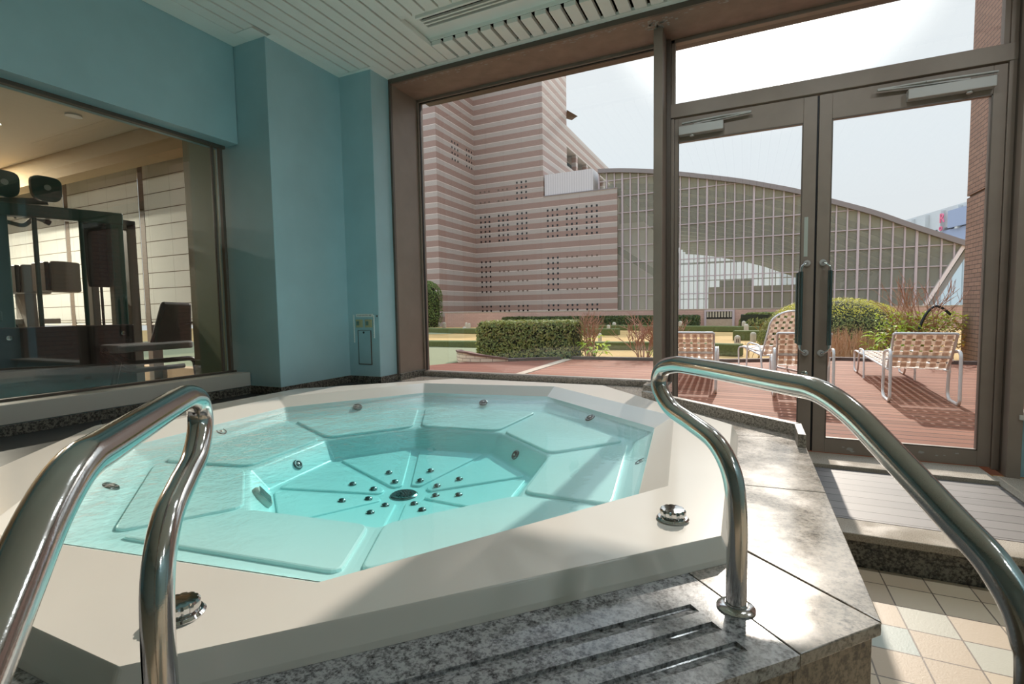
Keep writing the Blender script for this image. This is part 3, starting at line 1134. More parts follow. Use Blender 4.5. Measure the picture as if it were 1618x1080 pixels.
dl = door('door_1', -.472, .4035, -.449, .327, True)
drr = door('door_2', .4155, 1.322, .486, 1.262, False)
yf = YG-.028
MB().box(.4036, yf+.012, ZD0, .4154, yf+.03, 2.336).build('meeting_gasket', M['gasket'], dl)
p = at(1270.5, 590, 'Y', yf)
MB().lathe([(.020, 0), (.020, .008), (.014, .012)], (p.x, yf, p.z), 20, (0, -1, 0)).build('lock_cylinder', M['chrome'], dl, smooth=40)
a, b = at(1271, 343, 'Y', yf), at(1275, 405, 'Y', yf)
MB().box(a.x, yf-.0015, b.z, a.x+.022, yf, a.z).build('sticker', M['sticker'], dl)
mb = MB()
for cx_, cy_, r in ((1342, 709, .022), (1332, 706, .008), (1397, 708, .02), (1455, 714, .016), (1480, 719, .008), (1492, 719, .007), (1400, 716, .012), (1512, 716, .01), (1347, 713, .012)):
    q = at(cx_, cy_, 'Y', yf)
    if q.z < .03:
        continue
    pts = [(q.x+r*(.7+.5*random.random())*math.cos(i*PI/5), yf-.0012, q.z+r*.55*(.6+.6*random.random())*math.sin(i*PI/5)) for i in range(10)]
    mb.poly(pts)
mb.build('paint_chip', M['chip'], drr)
# flaking paint along the reveal soffit
mb = MB()
for i in range(150):
    x = random.uniform(-2.6, -.65) if i < 110 else random.uniform(-.5, 1.1)
    y = YI+.02+random.random()**2*.05
    r = random.uniform(.002, .010)
    mb.poly([(x+r*random.uniform(.8, 3)*math.cos(k*PI/3), y+r*.6*math.sin(k*PI/3), 2.8868) for k in range(6)])
for i in range(60):
    x = random.gauss(-.56, .045)
    y = YI+.03+random.random()*.14
    r = random.uniform(.004, .012)
    mb.poly([(x+r*random.uniform(.8, 1.6)*math.cos(k*PI/3), y+r*math.sin(k*PI/3), 2.8866) for k in range(6)])
struct(mb.build('trim_10', M['chip'], recalc=False))

# column right of the doors, low wall, ledge and the next window
mb = MB().prism([(1.352, 3.690), (1.412, 3.682), (1.43, 3.90), (1.372, 3.90)], 0, ZC)
struct(mb.build('wall_column', M['bronze'], bevel=.003))
sbox('wall_sill', M['teal'], (1.42, 3.74, 0, XR, 3.9, .335))
sbox('window_sill_4', M['white_ledge'], (1.393, 3.672, .338, XR, 3.9, .366), bevel=.003)
w4 = struct(thing('window_4', None, None, (2.4, YG, .366)))
frame_box('window_frame', [(1.425, YG-.03, .366, 1.45, YG+.03, 2.9), (3.3, YG-.03, .366, XR, YG+.03, 2.9), (1.425, YG-.03, 2.86, XR, YG+.03, 2.9)], M['bronze'], w4)
frame_box('pane', [(1.44, YG-.004, .366, 3.32, YG+.004, 2.87)], M['pane'], w4, 0)

# switches, key plate and label strips on the pillar by the window
yp = 3.2203
def onp(x, y):
    return at(x, y, 'Y', yp)
for (x0, x1, side) in ((562.6, 573, 'left'), (577, 587.6, 'right')):
    a, b = onp(x0, 504.5), onp(x1, 517)
    t = thing('wall_switch', f'small yellowed wall switch, {side} one of the pair on the teal pillar', 'switch', ((a.x+b.x)/2, yp, b.z), 'switches on the teal pillar')
    MB().box(a.x, yp-.006, b.z, b.x, yp+.008, a.z).build('plate', M['switch'], t, bevel=.002)
    MB().box(a.x+.012, yp-.012, b.z+.018, b.x-.03, yp-.005, a.z-.014).build('rocker', M['switch2'], t, bevel=.002)
a, b = onp(565.5, 521.5), onp(588, 576)
t = thing('access_panel', 'teal painted access panel with keyhole set low in the pillar', 'access panel', ((a.x+b.x)/2, yp, b.z))
MB().box(a.x+.008, yp-.004, b.z+.008, b.x-.008, yp+.008, a.z-.004).build('door', M['teal2'], t, bevel=.001)
mb = MB()
for q in ((a.x, b.z, a.x+.006, a.z), (b.x-.006, b.z, b.x, a.z), (a.x, b.z, b.x, b.z+.006), (a.x, a.z-.004, b.x, a.z)):
    mb.box(q[0], yp-.002, q[1], q[2], yp+.008, q[3])
mb.build('frame', M['bronze_dark'], t)
k = onp(575.3, 525)
MB().lathe([(.009, 0), (.009, .003)], (k.x, yp-.004, k.z), 12, (0, -1, 0)).build('keyhole', M['gasket'], t)
for n_, (x0, y0, x1, y1), lab in (('top', (562.5, 496, 588.5, 500.2), 'white printed label strip above the pair of wall switches'), ('left', (558, 497, 561, 541), 'long upright white printed label strip left of the switches'), ('right', (589.5, 497, 591.8, 534), 'thin upright white label strip between switches and window')):
    a, b = onp(x0, y0), onp(x1, y1)
    t = thing('label_strip', lab, 'label', ((a.x+b.x)/2, yp, b.z))
    MB().box(a.x, yp-.0018, b.z, b.x, yp+.008, a.z).build('strip', M['label'], t)
    mb = MB()
    n = 12
    for i in range(n):
        u = (i+.5)/n
        if n_ == 'top':
            q = a.x+.01+(b.x-a.x-.02)*u
            mb.box(q-.002, yp-.0022, b.z+.005, q+.001+.002*random.random(), yp-.0015, a.z-.005)
        else:
            q = b.z+.01+(a.z-b.z-.02)*u
            mb.box(a.x+.005, yp-.0022, q-.003, b.x-.005, yp-.0015, q+.003*random.random())
    mb.build('print', M['print'], t)
q = at(600, 499, 'Y', 3.226)
MB().lathe([(.007, 0), (.006, .006), (.002, .008)], (-2.735, 3.226, q.z), 10, (0, -1, 0)).build('wall_hook', M['bronze_dark'], None, smooth=40)
tag(bpy.data.objects['wall_hook'], 'tiny dark hook on the pillar corner above the switch labels', 'hook')

# ------------------------------------------------------------------ gym window in the left wall
w3 = struct(thing('window_3', None, None, (-3.5, .7, .5)))
XG = -3.5
frame_box('window_frame', [(XG-.02, -1.2, 2.212, XG+.02, 2.5, 2.235), (XG-.012, 2.40, .565, XG+.012, 2.415, 2.23), (XG-.015, 2.455, .565, XG+.02, 2.475, 2.23), (XG-.02, -1.2, .565, XG+.02, 2.5, .58)], M['bronze_dark'], w3)
frame_box('pane', [(XG-.005, -1.2, .575, XG+.005, 2.46, 2.225)], M['pane_in'], w3, 0)
sbox('window_sill_3', M['white_ledge'], (-3.56, -1.2, .465, XW+.012, 2.514, .566), bevel=.004)

# ------------------------------------------------------------------ gym behind the partition
sbox('floor_gym', M['gym_floor'], (-12.2, YB, -.1, -3.62, 3.9, 0))
sbox('ceiling_gym', M['gym_ceiling'], (-12.2, YB, 2.77, -3.62, 3.0, 3.0), (-12.2, 3.0, 2.9, -3.62, 4.0, 3.0))
sbox('wall_gym_back', M['gym_wall'], (-12.2, YB-.1, 0, -3.62, YB, 3))
sbox('wall_gym_left', M['gym_wall'], (-12.3, YB, 0, -12.2, 4, 3))
sbox('beam_gym', M['gym_beam'], (-12.2, 2.88, 2.50, -3.62, 3.05, 2.9))
sbox('wall_gym_head', M['gym_ceiling'], (-12.2, 3.76, 2.80, -3.62, 3.95, 3.0))
sbox('wall_gym_sill', M['gym_wall'], (-12.2, 3.80, 0, -3.62, 3.95, .35))
sbox('column_gym', M['olive'], (-4.38, 2.75, 0, -3.88, 3.4, 2.78), bevel=.004)
sbox('wall_gym_end', M['gym_wall'], (-3.9, 3.3, 0, -3.63, 3.9, 2.8))
posts = [-4.98, -6.757, -8.519, -10.28, -12.04]
mb = MB()
for x in posts:
    struct(MB().box(x-.05, 3.70, 0, x+.05, 3.82, 2.85).build('trim_gym', M['brown_frame'], bevel=.004))
for i in range(4):
    t = thing('roman_blind', ['white roman blind right of the green machine, beside the olive pillar', 'white roman blind behind the green weight machine', 'white roman blind behind the treadmills', 'white roman blind at the far left end of the gym'][i], 'roman blind', ((posts[i]+posts[i+1])/2, 3.72, .93), 'roman blinds on the gym windows')
    x0, x1 = posts[i+1]+.06, posts[i]-.06
    MB().sweep([(x0, 3.70, 2.86), (x0, 3.704, 2.86), (x0, 3.704, 1.05), (x0, 3.735, .93), (x0, 3.725, .90), (x0, 3.705, .93), (x0, 3.70, 1.05)], (x1-x0, 0, 0)).build('cloth', M['shade'], t)
    MB().tube([(x0, 3.715, .895), (x1, 3.715, .895)], .012, 8).build('bottom_bar', M['white_ledge'], t, smooth=40)

# weight machine
t = thing('weight_machine', 'tall dark green weight machine frame close behind the gym window', 'gym machine', (-5.05, 2.15, 0))
X = -5.0
MB().box(X-.04, 1.70, 0, X+.04, 1.80, 1.83).build('upright', M['gym_green'], t, bevel=.01)
MB().box(X-.04, 2.46, 0, X+.04, 2.56, 1.86).build('upright', M['gym_green'], t, bevel=.01)
MB().add([(X-.05, 1.35, 1.74), (X+.05, 1.35, 1.74), (X+.05, 2.56, 1.80), (X-.05, 2.56, 1.80), (X-.05, 1.35, 1.83), (X+.05, 1.35, 1.83), (X+.05, 2.56, 1.90), (X-.05, 2.56, 1.90)],
         [(0, 3, 2, 1), (4, 5, 6, 7), (0, 1, 5, 4), (1, 2, 6, 5), (2, 3, 7, 6), (3, 0, 4, 7)]).build('top_beam', M['gym_green'], t, bevel=.01)
for px_ in (60, 133):
    q = at(px_, 430, 'X', X)
    MB().tube([(X, q.y, .3), (X, q.y, 1.8)], .016, 12).build('guide_rod', M['gym_green'], t, smooth=40)
a, b = at(129, 344, 'X', -5.08), at(181, 454, 'X', -5.08)
MB().prism([(a.y, 0), (b.y, 0), (b.y, 1), (a.y, 1)], 0, 1)
prof = [(-5.10, a.y+.02, b.z), (-5.10, b.y, b.z), (-5.10, b.y, a.z), (-5.10, a.y, a.z), (-5.10, a.y-.012, (a.z+b.z)/2+.05)]
MB().sweep(prof, (.03, 0, 0)).build('back_pad', M['gym_black'], t, bevel=.01)
for c, wdt, zc in ((at(72, 299, 'X', X), .215, 2.0), (at(4, 290, 'X', X), .2, 2.0)):
    pr = []
    for k in range(24):
        an = 2*PI*k/24
        ca, sa = math.cos(an), math.sin(an)
        yy = wdt/2*math.copysign(abs(ca)**.6, ca)*(1-.16*(1-sa)/2*1.2)
        pr.append((X-.02, c.y+yy, c.z+.098*math.copysign(abs(sa)**.6, sa)))
    p_ = MB().sweep(pr, (.05, 0, 0)).build('head_pad', M['gym_green'], t, bevel=.008)
    MB().lathe([(.022, 0), (.022, .004), (.015, .004)], (X+.031, c.y, c.z+.01), 20, (1, 0, 0)).build('badge', M['closer'], p_)
MB().bar((X-.25, 1.70, 1.88), (X-.05, 2.08, 1.92), .04, .05).build('lever', M['gym_grey'], t)
a, b = at(10, 350, 'X', X-.15), at(78, 352, 'X', X-.15)
pb = MB().tube(fillet([(X-.15, a.y, a.z), (X-.15, a.y+.1, a.z-.02), (X-.15, b.y-.09, b.z+.03), (X-.15, b.y, b.z)], .03), .016, 10).build('pull_bar', M['gym_grey'], t, smooth=40)
MB().tube([(X-.15, b.y-.03, b.z+.012), (X-.15, b.y+.004, b.z-.002)], .021, 10).build('grip', M['gym_black'], pb, smooth=40)
for px_ in (24, 40):
    q = at(px_, 345, 'X', X-.15)
    MB().tube([(X-.15, q.y, q.z), (X-.15, q.y, 1.84)], .008, 8).build('hanger', M['gym_grey'], t, smooth=40)
pan = MB().box(X+.03, 1.66, .25, X+.07, 2.58, .93).build('shroud_panel', M['gym_panel'], t, bevel=.01)
for px_, py_ in ((15, 534), (195, 526)):
    q = at(px_, py_, 'X', X+.075)
    MB().lathe([(.018, 0), (.018, .006), (.01, .008)], (X+.07, q.y, q.z), 16, (1, 0, 0)).build('knob', M['chrome'], pan, smooth=40)
MB().box(X-.05, 1.5, .98, X+.06, 1.72, 1.05).build('side_bracket', M['gym_green'], t, bevel=.005)
MB().box(X-.35, 1.62, 0, X+.08, 1.82, .08).build('base', M['gym_green'], t, bevel=.01)
MB().box(X-.35, 2.44, 0, X+.08, 2.58, .08).build('base', M['gym_green'], t, bevel=.01)

# grey second machine upright behind it
t = thing('cable_tower', 'slim grey cable tower behind the right side of the green machine', 'gym machine', (-5.62, 2.9, 0))
MB().box(-5.65, 2.90, 0, -5.57, 2.985, 1.95).build('post', M['gym_grey'], t, bevel=.004)
MB().box(-5.65, 2.55, 1.86, -5.57, 2.985, 1.95).build('arm', M['gym_grey'], t, bevel=.004)
q0, q1 = at(150, 480, 'X', -5.6), at(172, 480, 'X', -5.6)
MB().box(-5.65, q0.y-.03, 0, -5.57, q0.y+.03, 1.9).build('post', M['gym_grey'], t, bevel=.004)
for px_ in (162, 178):
    q = at(px_, 480, 'X', -5.6)
    MB().tube([(-5.6, q.y, .1), (-5.6, q.y, 1.88)], .012, 8).build('cable_rod', M['gym_panel'], t, smooth=40)
MB().box(-5.75, 2.5, 0, -5.45, 2.99, .06).build('base', M['gym_grey'], t)

# bench beside the pillar
t = thing('exercise_bench', 'grey exercise bench with black tilted back pad beside the olive pillar', 'bench', (-4.75, 2.5, 0))
prof = [(-4.75, 2.575, .715), (-4.75, 2.945, .70), (-4.75, 2.96, 1.115), (-4.75, 2.70, 1.125)]
MB().sweep(prof, (.05, 0, 0)).build('back_pad', M['gym_black'], t, bevel=.03, seg=4)
prof = [(-4.70, 2.60, .735), (-4.70, 2.92, .72), (-4.70, 2.935, 1.09), (-4.70, 2.72, 1.10)]
MB().sweep(prof, (.006, 0, 0)).build('back_panel', M['gym_panel'], t, bevel=.004)
MB().prism(round_poly([(-4.90, 2.28), (-4.62, 2.26), (-4.60, 2.9), (-4.88, 2.93)], .05), .70, .765).build('seat', M['gym_seat'], t, bevel=.015)
mb = MB()
mb.tube(fillet([(-4.75, 2.25, .73), (-4.72, 2.42, .60), (-4.7, 2.95, .60), (-4.7, 3.0, .02)], .06), .022, 10)
mb.tube(fillet([(-4.86, 2.30, .70), (-4.86, 2.45, .52), (-4.86, 2.95, .52)], .06), .022, 10)
mb.tube([(-4.75, 2.35, .62), (-4.75, 2.2, .02)], .022, 10)
mb.build('frame', M['gym_panel'], t, smooth=40)
MB().tube([(-4.68, 2.88, .92), (-4.62, 2.90, .93), (-4.62, 2.96, .95)], .01, 8).build('lever', M['steel'], t, smooth=40)

# treadmills near the shades
for i, (pxa, lab) in enumerate(((52, 'grey treadmill with dark console seen through the green frame'), (5, 'grey treadmill at the left edge, behind the frame post'))):
    q = at(pxa, 446, 'Y', 2.9)
    x0 = q.x
    t = thing('treadmill', lab, 'treadmill', (x0, 2.9, 0), 'treadmills by the gym windows')
    xs1 = at(pxa+20, 446, 'Y', 2.55).x
    xs0 = at(pxa-1, 446, 'Y', 2.55).x
    MB().box(xs0, 2.55, 1.27, xs1, 2.59, 1.56).build('monitor_screen', M['gym_screen'], t, bevel=.008)
    MB().prism([(xs0+.02, 2.592), (xs1+.015, 2.592), (xs1+.05, 2.70), (xs1-.02, 2.86), (xs0+.06, 2.86)], 1.26, 1.57).build('monitor_shell', M['gym_grey'], t, bevel=.02)
    MB().prism([(0, 0), (1, 0), (1, 1)], 0, 0)
    MB().sweep([(x0+.30, 2.62, .12), (x0+.58, 2.62, .12), (x0+.52, 2.62, 1.35), (x0+.40, 2.62, 1.42), (x0+.30, 2.62, 1.32)], (0, .10, 0)).build('upright', M['gym_grey'], t, bevel=.01)
    MB().box(x0-.12, 2.45, .93, x0+.45, 2.95, .99).build('handrail_tray', M['closer'], t, bevel=.01)
    MB().box(x0+.05, 2.6, .15, x0+.25, 2.8, .95).build('post', M['gym_grey'], t, bevel=.01)
    MB().box(x0-.05, .9, .04, x0+.58, 2.95, .18).build('deck', M['gym_black'], t, bevel=.02)
    mb = MB()
    for k in range(3):
        mb.tube(catmull([(x0+.2+.05*k, 2.6, 1.28), (x0+.28+.06*k, 2.56, 1.0), (x0+.34+.09*k, 2.6, .75), (x0+.36+.06*k, 2.6, .5)], 5), .005, 6)
    mb.build('cable', M['gym_black'], t, smooth=40)
# ceiling downlights of the gym
for i, (x, y) in enumerate(((-8.2, 2.15), (-10.2, 1.9))):
    t = thing('gym_downlight', 'small round recessed downlight in the cream gym ceiling', 'ceiling light', (x, y, 2.77), 'gym downlights')
    MB().lathe([(.085, -.006), (.085, .004), (.065, .004), (.065, -.006)], (x, y, 2.77), 24).build('trim_ring', M['white_ledge'], t, smooth=40)
    MB().lathe([(.06, .0), (.06, .003)], (x, y, 2.766), 24).build('lens', M['lampglow'], t)
    ld = bpy.data.lights.new('gym_downlight_lamp', 'AREA')
    ld.shape = 'DISK'
    ld.size = .12
    ld.energy = 270
    ld.color = (1, .88, .75)
    lo = bpy.data.objects.new('lamp', ld)
    COL.objects.link(lo)
    lo.parent = t
    lo.location = (0, 0, -.012)

q = at(116, 181, 'Z', 2.77)  # a downlight fitting, modelled as a plain cap without its lamp
t = thing('unlit_downlight', 'small round white unlit downlight in the gym ceiling seen above the weight machine', 'luminaire', (q.x, q.y, 2.77))
MB().lathe([(.06, -.012), (.06, .002), (.035, .004)], (q.x, q.y, 2.766), 20).build('cap', M['white_ledge'], t, smooth=40)
# ceiling downlights of the pool room, behind the camera
for i, (x, y) in enumerate(((-.3, 2.37), (.6, 2.37), (1.5, 2.37), (2.7, .6), (3.0, -.6))):
    t = thing('downlight', 'small round recessed downlight in the slatted ceiling', 'ceiling light', (x, y, ZC), 'pool room downlights')
    MB().lathe([(.09, -.008), (.09, .002), (.062, .002), (.062, -.008)], (x, y, ZC-.003), 24).build('trim_ring', M['white_ledge'], t, smooth=40)
    MB().lathe([(.06, 0), (.06, .003)], (x, y, ZC-.008), 24).build('lens', M['lampglow'], t)
    ld = bpy.data.lights.new('downlight_lamp', 'AREA')
    ld.shape = 'DISK'
    ld.size = .12
    ld.energy = 8
    ld.color = (.90, .97, 1.0)
    lo = bpy.data.objects.new('lamp', ld)
    COL.objects.link(lo)
    lo.parent = t
    lo.location = (0, 0, -.016)

# ------------------------------------------------------------------ terrace and garden
struct(MB().prism([(-40, 4.0), (45, 4.0), (45, 60), (-40, 60)], -.5, -.06).build('ground', M['lawn']))
# sun deck (right), side deck (left) and the pale strip between
S1, S2 = at(828, 591, 'Z', 0), at(903, 567, 'Z', 0)
struct(MB().prism([(S1.x-.0, 3.95), (3.6, 3.95), (3.6, 10.2), (1.55, 10.45), (-.3, 9.6), (S2.x+.04, 9.38), (S1.x+.02, S1.y)], -.06, 0).build('floor_deck', M['deck']))
struct(MB().prism([(-7.5, 3.95), (S1.x-.14, 3.95), (S1.x-.14, S1.y), (S2.x-.14, 9.30), (-4.9, 8.5), (-5.32, 7.6), (-6.2, 6.6), (-7.5, 5.8)], -.06, -.004).build('floor_deck', M['deck_l']))
mb = MB().prism([(S1.x-.135, 3.95), (S1.x-.005, 3.95), (S1.x+.015, S1.y), (S2.x+.035, 9.36), (S2.x-.135, 9.36), (S1.x-.135, S1.y)], -.05, .01)
tag(mb.build('paver_strip', M['kerb_pale']), 'narrow pale paver strip dividing the two wooden decks', 'paving strip')
tag(MB().prism([(S2.x, 9.38), (-.25, 9.6), (1.55, 10.46), (3.55, 10.2), (3.55, 10.32), (1.55, 10.58), (-.28, 9.72), (S2.x, 9.5)], -.05, .055).build('deck_kerb', M['kerb'], bevel=.005), 'low dark timber kerb along the far edge of the red deck', 'kerb')
# light green putting area
struct(MB().prism([(-22, 5), (-7.3, 5.8), (-6.1, 6.7), (-5.35, 7.7), (-5.2, 8.6), (-5.6, 10.5), (-6.4, 11.9), (-8.2, 12.0), (-22, 12.2)], -.06, -.03).build('floor_green', M['green']))
struct(MB().prism([(-16.5, 18.9), (-12.8, 19.0), (-12.2, 19.6), (-13.5, 20.2), (-16, 20.6)], -.06, -.045).build('floor_green', M['green']))


def curb(pts, h, wd, label):
    """Turf covered ridge following a path."""
    pts = [Vector((p[0], p[1])) for p in pts]
    L, R = [], []
    for i, p in enumerate(pts):
        d = (pts[min(i+1, len(pts)-1)]-pts[max(i-1, 0)]).normalized()
        n = Vector((-d.y, d.x))*wd/2
        L.append(p+n)
        R.append(p-n)
    poly = L+R[::-1]
    o = MB().prism([(p.x, p.y) for p in poly], -.06, h).build('turf_ridge', M['turf'], bevel=.03)
    return tag(o, label, 'turf ridge', 'turf ridges of the putting garden')


curb([(-16, 12.5), (-8.3, 12.15), (-3.4, 12.55), (-2.0, 12.75)], .14, .35, 'long low turf ridge behind the square hedge, left of the mullion')
curb([(-1.95, 12.6), (-.9, 11.75), (-.06, 11.5)], .2, .3, 'short turf ridge just beyond the deck, behind the left lounger')
curb([(-19, 21.5), (-14.5, 20.8), (-13.2, 20.2), (-11, 19.85), (-8.5, 19.6)], .17, .5, 'far curved turf ridge with marker stones, left side of the garden')
curb([(-9, 19.5), (-6.2, 19.25), (-4.45, 19.3)], .2, .5, 'far turf ridge behind the bare shrubs, ending left of the mullion')
curb([(-7.5, 24.6), (-3.6, 23.2), (-1.2, 22.6), (.5, 22.2)], .17, .5, 'far turf ridge in front of the clipped dark hedges')
curb([(-.32, 17.0), (.5, 16.9), (1.3, 16.9)], .24, .4, 'turf ridge with a marker stone, behind the high-backed chair')

STONE = None
stones = [((702, 517), 9, 6, 'rounded grey marker stone at the far left of the garden'), ((734, 525), 10, 6, 'grey marker stone in front of the curved far ridge'), ((737, 518.5), 10, 4.5, 'left one of two paired far marker stones'),
          ((741.5, 519.5), 10, 4.5, 'right one of two paired far marker stones'), ((970.5, 519), 11, 6, 'far marker stone seen above the bare shrub'), ((961.5, 523), 11, 5.5, 'marker stone at the end of the far ridge by the bare shrub'),
          ((948, 541), 16, 6, 'marker stone partly hidden behind the bare shrub'), ((1075, 519), 13, 6, 'marker stone left of the deck lounger, before the dark hedge'), ((1165, 547), 19, 9.5, 'nearest marker stone with a niche, beside the red deck'),
          ((1190, 539), 16, 9, 'leaning marker stone on the ridge behind the high-backed chair'), ((1179, 524.5), 14, 7, 'marker stone in front of a pair of far stones'), ((1175, 519), 13, 6, 'far marker stone by the clipped hedge, behind another stone')]
for (px_, hp, wp, lab) in stones:
    q = at(px_[0], px_[1], 'Z', -.03)
    dep = (q-CAM).dot(_fwd)
    h, r = hp*dep/FPX, wp*dep/FPX/2
    prof = [(r, 0), (r, h-r*1.1), (r*.92, h-r*.55), (r*.66, h-r*.2), (r*.3, h-.01*h), (.001, h)]
    o = MB().lathe(prof, (q.x, q.y, -.05), 16).build('marker_stone', M['stone'], None, smooth=60)
    tag(o, lab, 'marker stone', 'stone markers of the putting garden')
    if wp == 9.5:
        pr = []
        for k in range(13):
            an = PI*k/12
            pr.append((q.x+r*.42*math.cos(an), q.y-r*.98, -.05+h*.62+r*.42*math.sin(an)))
        pr = [(q.x+r*.42, q.y-r*.98, .08)]+pr+[(q.x-r*.42, q.y-r*.98, .08)]
        MB().sweep(pr, (0, .08, 0)).build('niche', M['kerb'], o)


# ---- plants
def leaf_shell(mb, pts, size, up=.5):
    """One small folded leaf blade at each (point, normal)."""
    for p, n in pts:
        n = (Vector(n)+Vector((random.uniform(-1, 1), random.uniform(-1, 1), random.uniform(-.6, 1)))*up).normalized()
        t = n.cross(Vector((random.uniform(-1, 1), random.uniform(-1, 1), random.uniform(-1, 1)))).normalized()
        b = n.cross(t)
        l = size*random.uniform(.6, 1.3)
        w = l*.5
        p = Vector(p)
        mb.add([p-t*l*.5, p+b*w*.5+n*w*.12, p+t*l*.5, p-b*w*.5+n*w*.12], [(0, 1, 2, 3)])


def hedge_box(name, x0, y0, x1, y1, h, n, size, leaf, label, cat='hedge', group=None, rnd=.12, z0=-.03, lean=0):
    t = thing(name, label, cat, ((x0+x1)/2, (y0+y1)/2, z0), group)
    i = .07
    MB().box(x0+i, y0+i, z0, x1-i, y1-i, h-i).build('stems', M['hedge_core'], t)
    pts = []
    ax, ay, az = (y1-y0)*h, (x1-x0)*h, (x1-x0)*(y1-y0)
    for _ in range(n):
        r = random.random()*(ay*1.6+ax*1.0+az)
        d = random.random()**2*.10
        if r < ay*1.6:
            f = random.random() < .75
            p, nn = Vector((random.uniform(x0, x1), (y0+d) if f else (y1-d), random.uniform(z0+.02, h))), Vector((0, -1 if f else 1, .2))
        elif r < ay*1.6+ax:
            f = random.random() < .5
            p, nn = Vector(((x0+d) if f else (x1-d), random.uniform(y0, y1), random.uniform(z0+.02, h))), Vector((-1 if f else 1, 0, .2))
        else:
            p, nn = Vector((random.uniform(x0, x1), random.uniform(y0, y1), h-d*.5)), Vector((0, 0, 1))
        # soften corners
        ex = min(p.x-x0, x1-p.x)
        ez = h-p.z
        ey = min(p.y-y0, y1-p.y)
        for e1, e2 in ((ex, ez), (ey, ez), (ex, ey)):
            if e1+e2 < rnd:
                k = (rnd-(e1+e2))*.35
                p.z -= k if ez < rnd else 0
                p.x += k*(1 if p.x < (x0+x1)/2 else -1)*(1 if ex < rnd else 0)
                p.y += k*(1 if p.y < (y0+y1)/2 else -1)*(1 if ey < rnd else 0)
        p += Vector((random.gauss(0, .018), random.gauss(0, .018), random.gauss(0, .016)))
        pts.append((p, nn))
    mb = MB()
    leaf_shell(mb, pts, size)
    mb.build('foliage', leaf, t, recalc=False)
    return t


hedge_box('square_hedge', -5.27, 9.32, -3.1, 10.3, .75, 9000, .062, M['leaf_dark'], 'clipped square hedge on the lawn beyond the side deck')
a, b = at(800, 511, 'Z', 0), at(1030, 511, 'Z', 0)
hedge_box('clipped_hedge', -12.9, 26.0, -2.05, 26.9, .56, 12000, .12, M['leaf_far'], 'long low dark hedge in front of the pink garden wall', group='clipped hedges along the garden wall', rnd=.1)
hedge_box('clipped_hedge', -.25, 24.9, 3.2, 26.9, .66, 6000, .11, M['leaf_dark'], 'clipped hedge right of the wall gate, behind the high-backed chair', group='clipped hedges along the garden wall', rnd=.4)


def dome_plant(name, c, rx, ry, h, n, size, leaf_top, leaf_side, label):
    t = thing(name, label, 'shrub', (c[0], c[1], -.04))
    core = []
    for k in range(9):
        a = k/8*PI/2
        core.append((math.cos(a)*.93+1e-3, math.sin(a)*h*.94))
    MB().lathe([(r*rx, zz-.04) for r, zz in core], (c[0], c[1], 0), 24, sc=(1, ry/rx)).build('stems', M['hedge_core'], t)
    top, side = [], []
    for _ in range(n):
        u, v = random.random()*2*PI, random.random()
        el = math.asin(v)
        nn = Vector((math.cos(u)*math.cos(el)/rx, math.sin(u)*math.cos(el)/ry, math.sin(el)/h)).normalized()
        k = 1-random.random()**2*.08
        p = Vector((c[0]+rx*k*math.cos(u)*math.cos(el)**.8, c[1]+ry*k*math.sin(u)*math.cos(el)**.8, -.04+h*k*math.sin(el)))
        p += Vector((random.gauss(0, .015),)*1+(random.gauss(0, .015), random.gauss(0, .015)))
        (top if p.z > h*.62+random.gauss(0, .06) else side).append((p, nn))  # sunlit top and shaded sides are put into the leaf colours
    mb = MB()
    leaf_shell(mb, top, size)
    mb.build('sun_tinted_crown', leaf_top, t, recalc=False)
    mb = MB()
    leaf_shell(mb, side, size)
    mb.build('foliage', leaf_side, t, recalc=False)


dome_plant('dome_shrub', (2.05, 15.0), 1.75, 1.3, 1.2, 17000, .05, M['leaf_sun_tint'], M['leaf_dark'], 'large domed olive green shrub beyond the right door')

# tall rounded conifer by the left end of the wall
t = thing('conifer', 'tall rounded green conifer at the left end of the garden wall', 'tree', (-17.2, 24.6, -.03))
MB().tube([(-17.2, 24.6, -.05), (-17.2, 24.6, 2.2)], [.12, .05], 10).build('trunk', M['bark'], t)
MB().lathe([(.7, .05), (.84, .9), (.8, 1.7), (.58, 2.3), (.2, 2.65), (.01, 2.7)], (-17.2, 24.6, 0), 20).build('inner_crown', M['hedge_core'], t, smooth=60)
mb = MB()
pts = []
for _ in range(6000):
    h = random.random()**.8*2.8
    r = (1.0 if h < 1.9 else 1.0*math.sqrt(max(0, 1-((h-1.9)/.92)**2)))*(.8 + .2*min(1, h/.5))
    a = random.random()*2*PI
    k = 1-random.random()**2*.2
    pts.append((Vector((-17.2+r*k*math.cos(a), 24.6+r*k*math.sin(a), h)), Vector((math.cos(a)*.6, math.sin(a)*.6, .8))))
leaf_shell(mb, pts, .12, .4)
mb.build('foliage', M['leaf_conifer'], t, recalc=False)


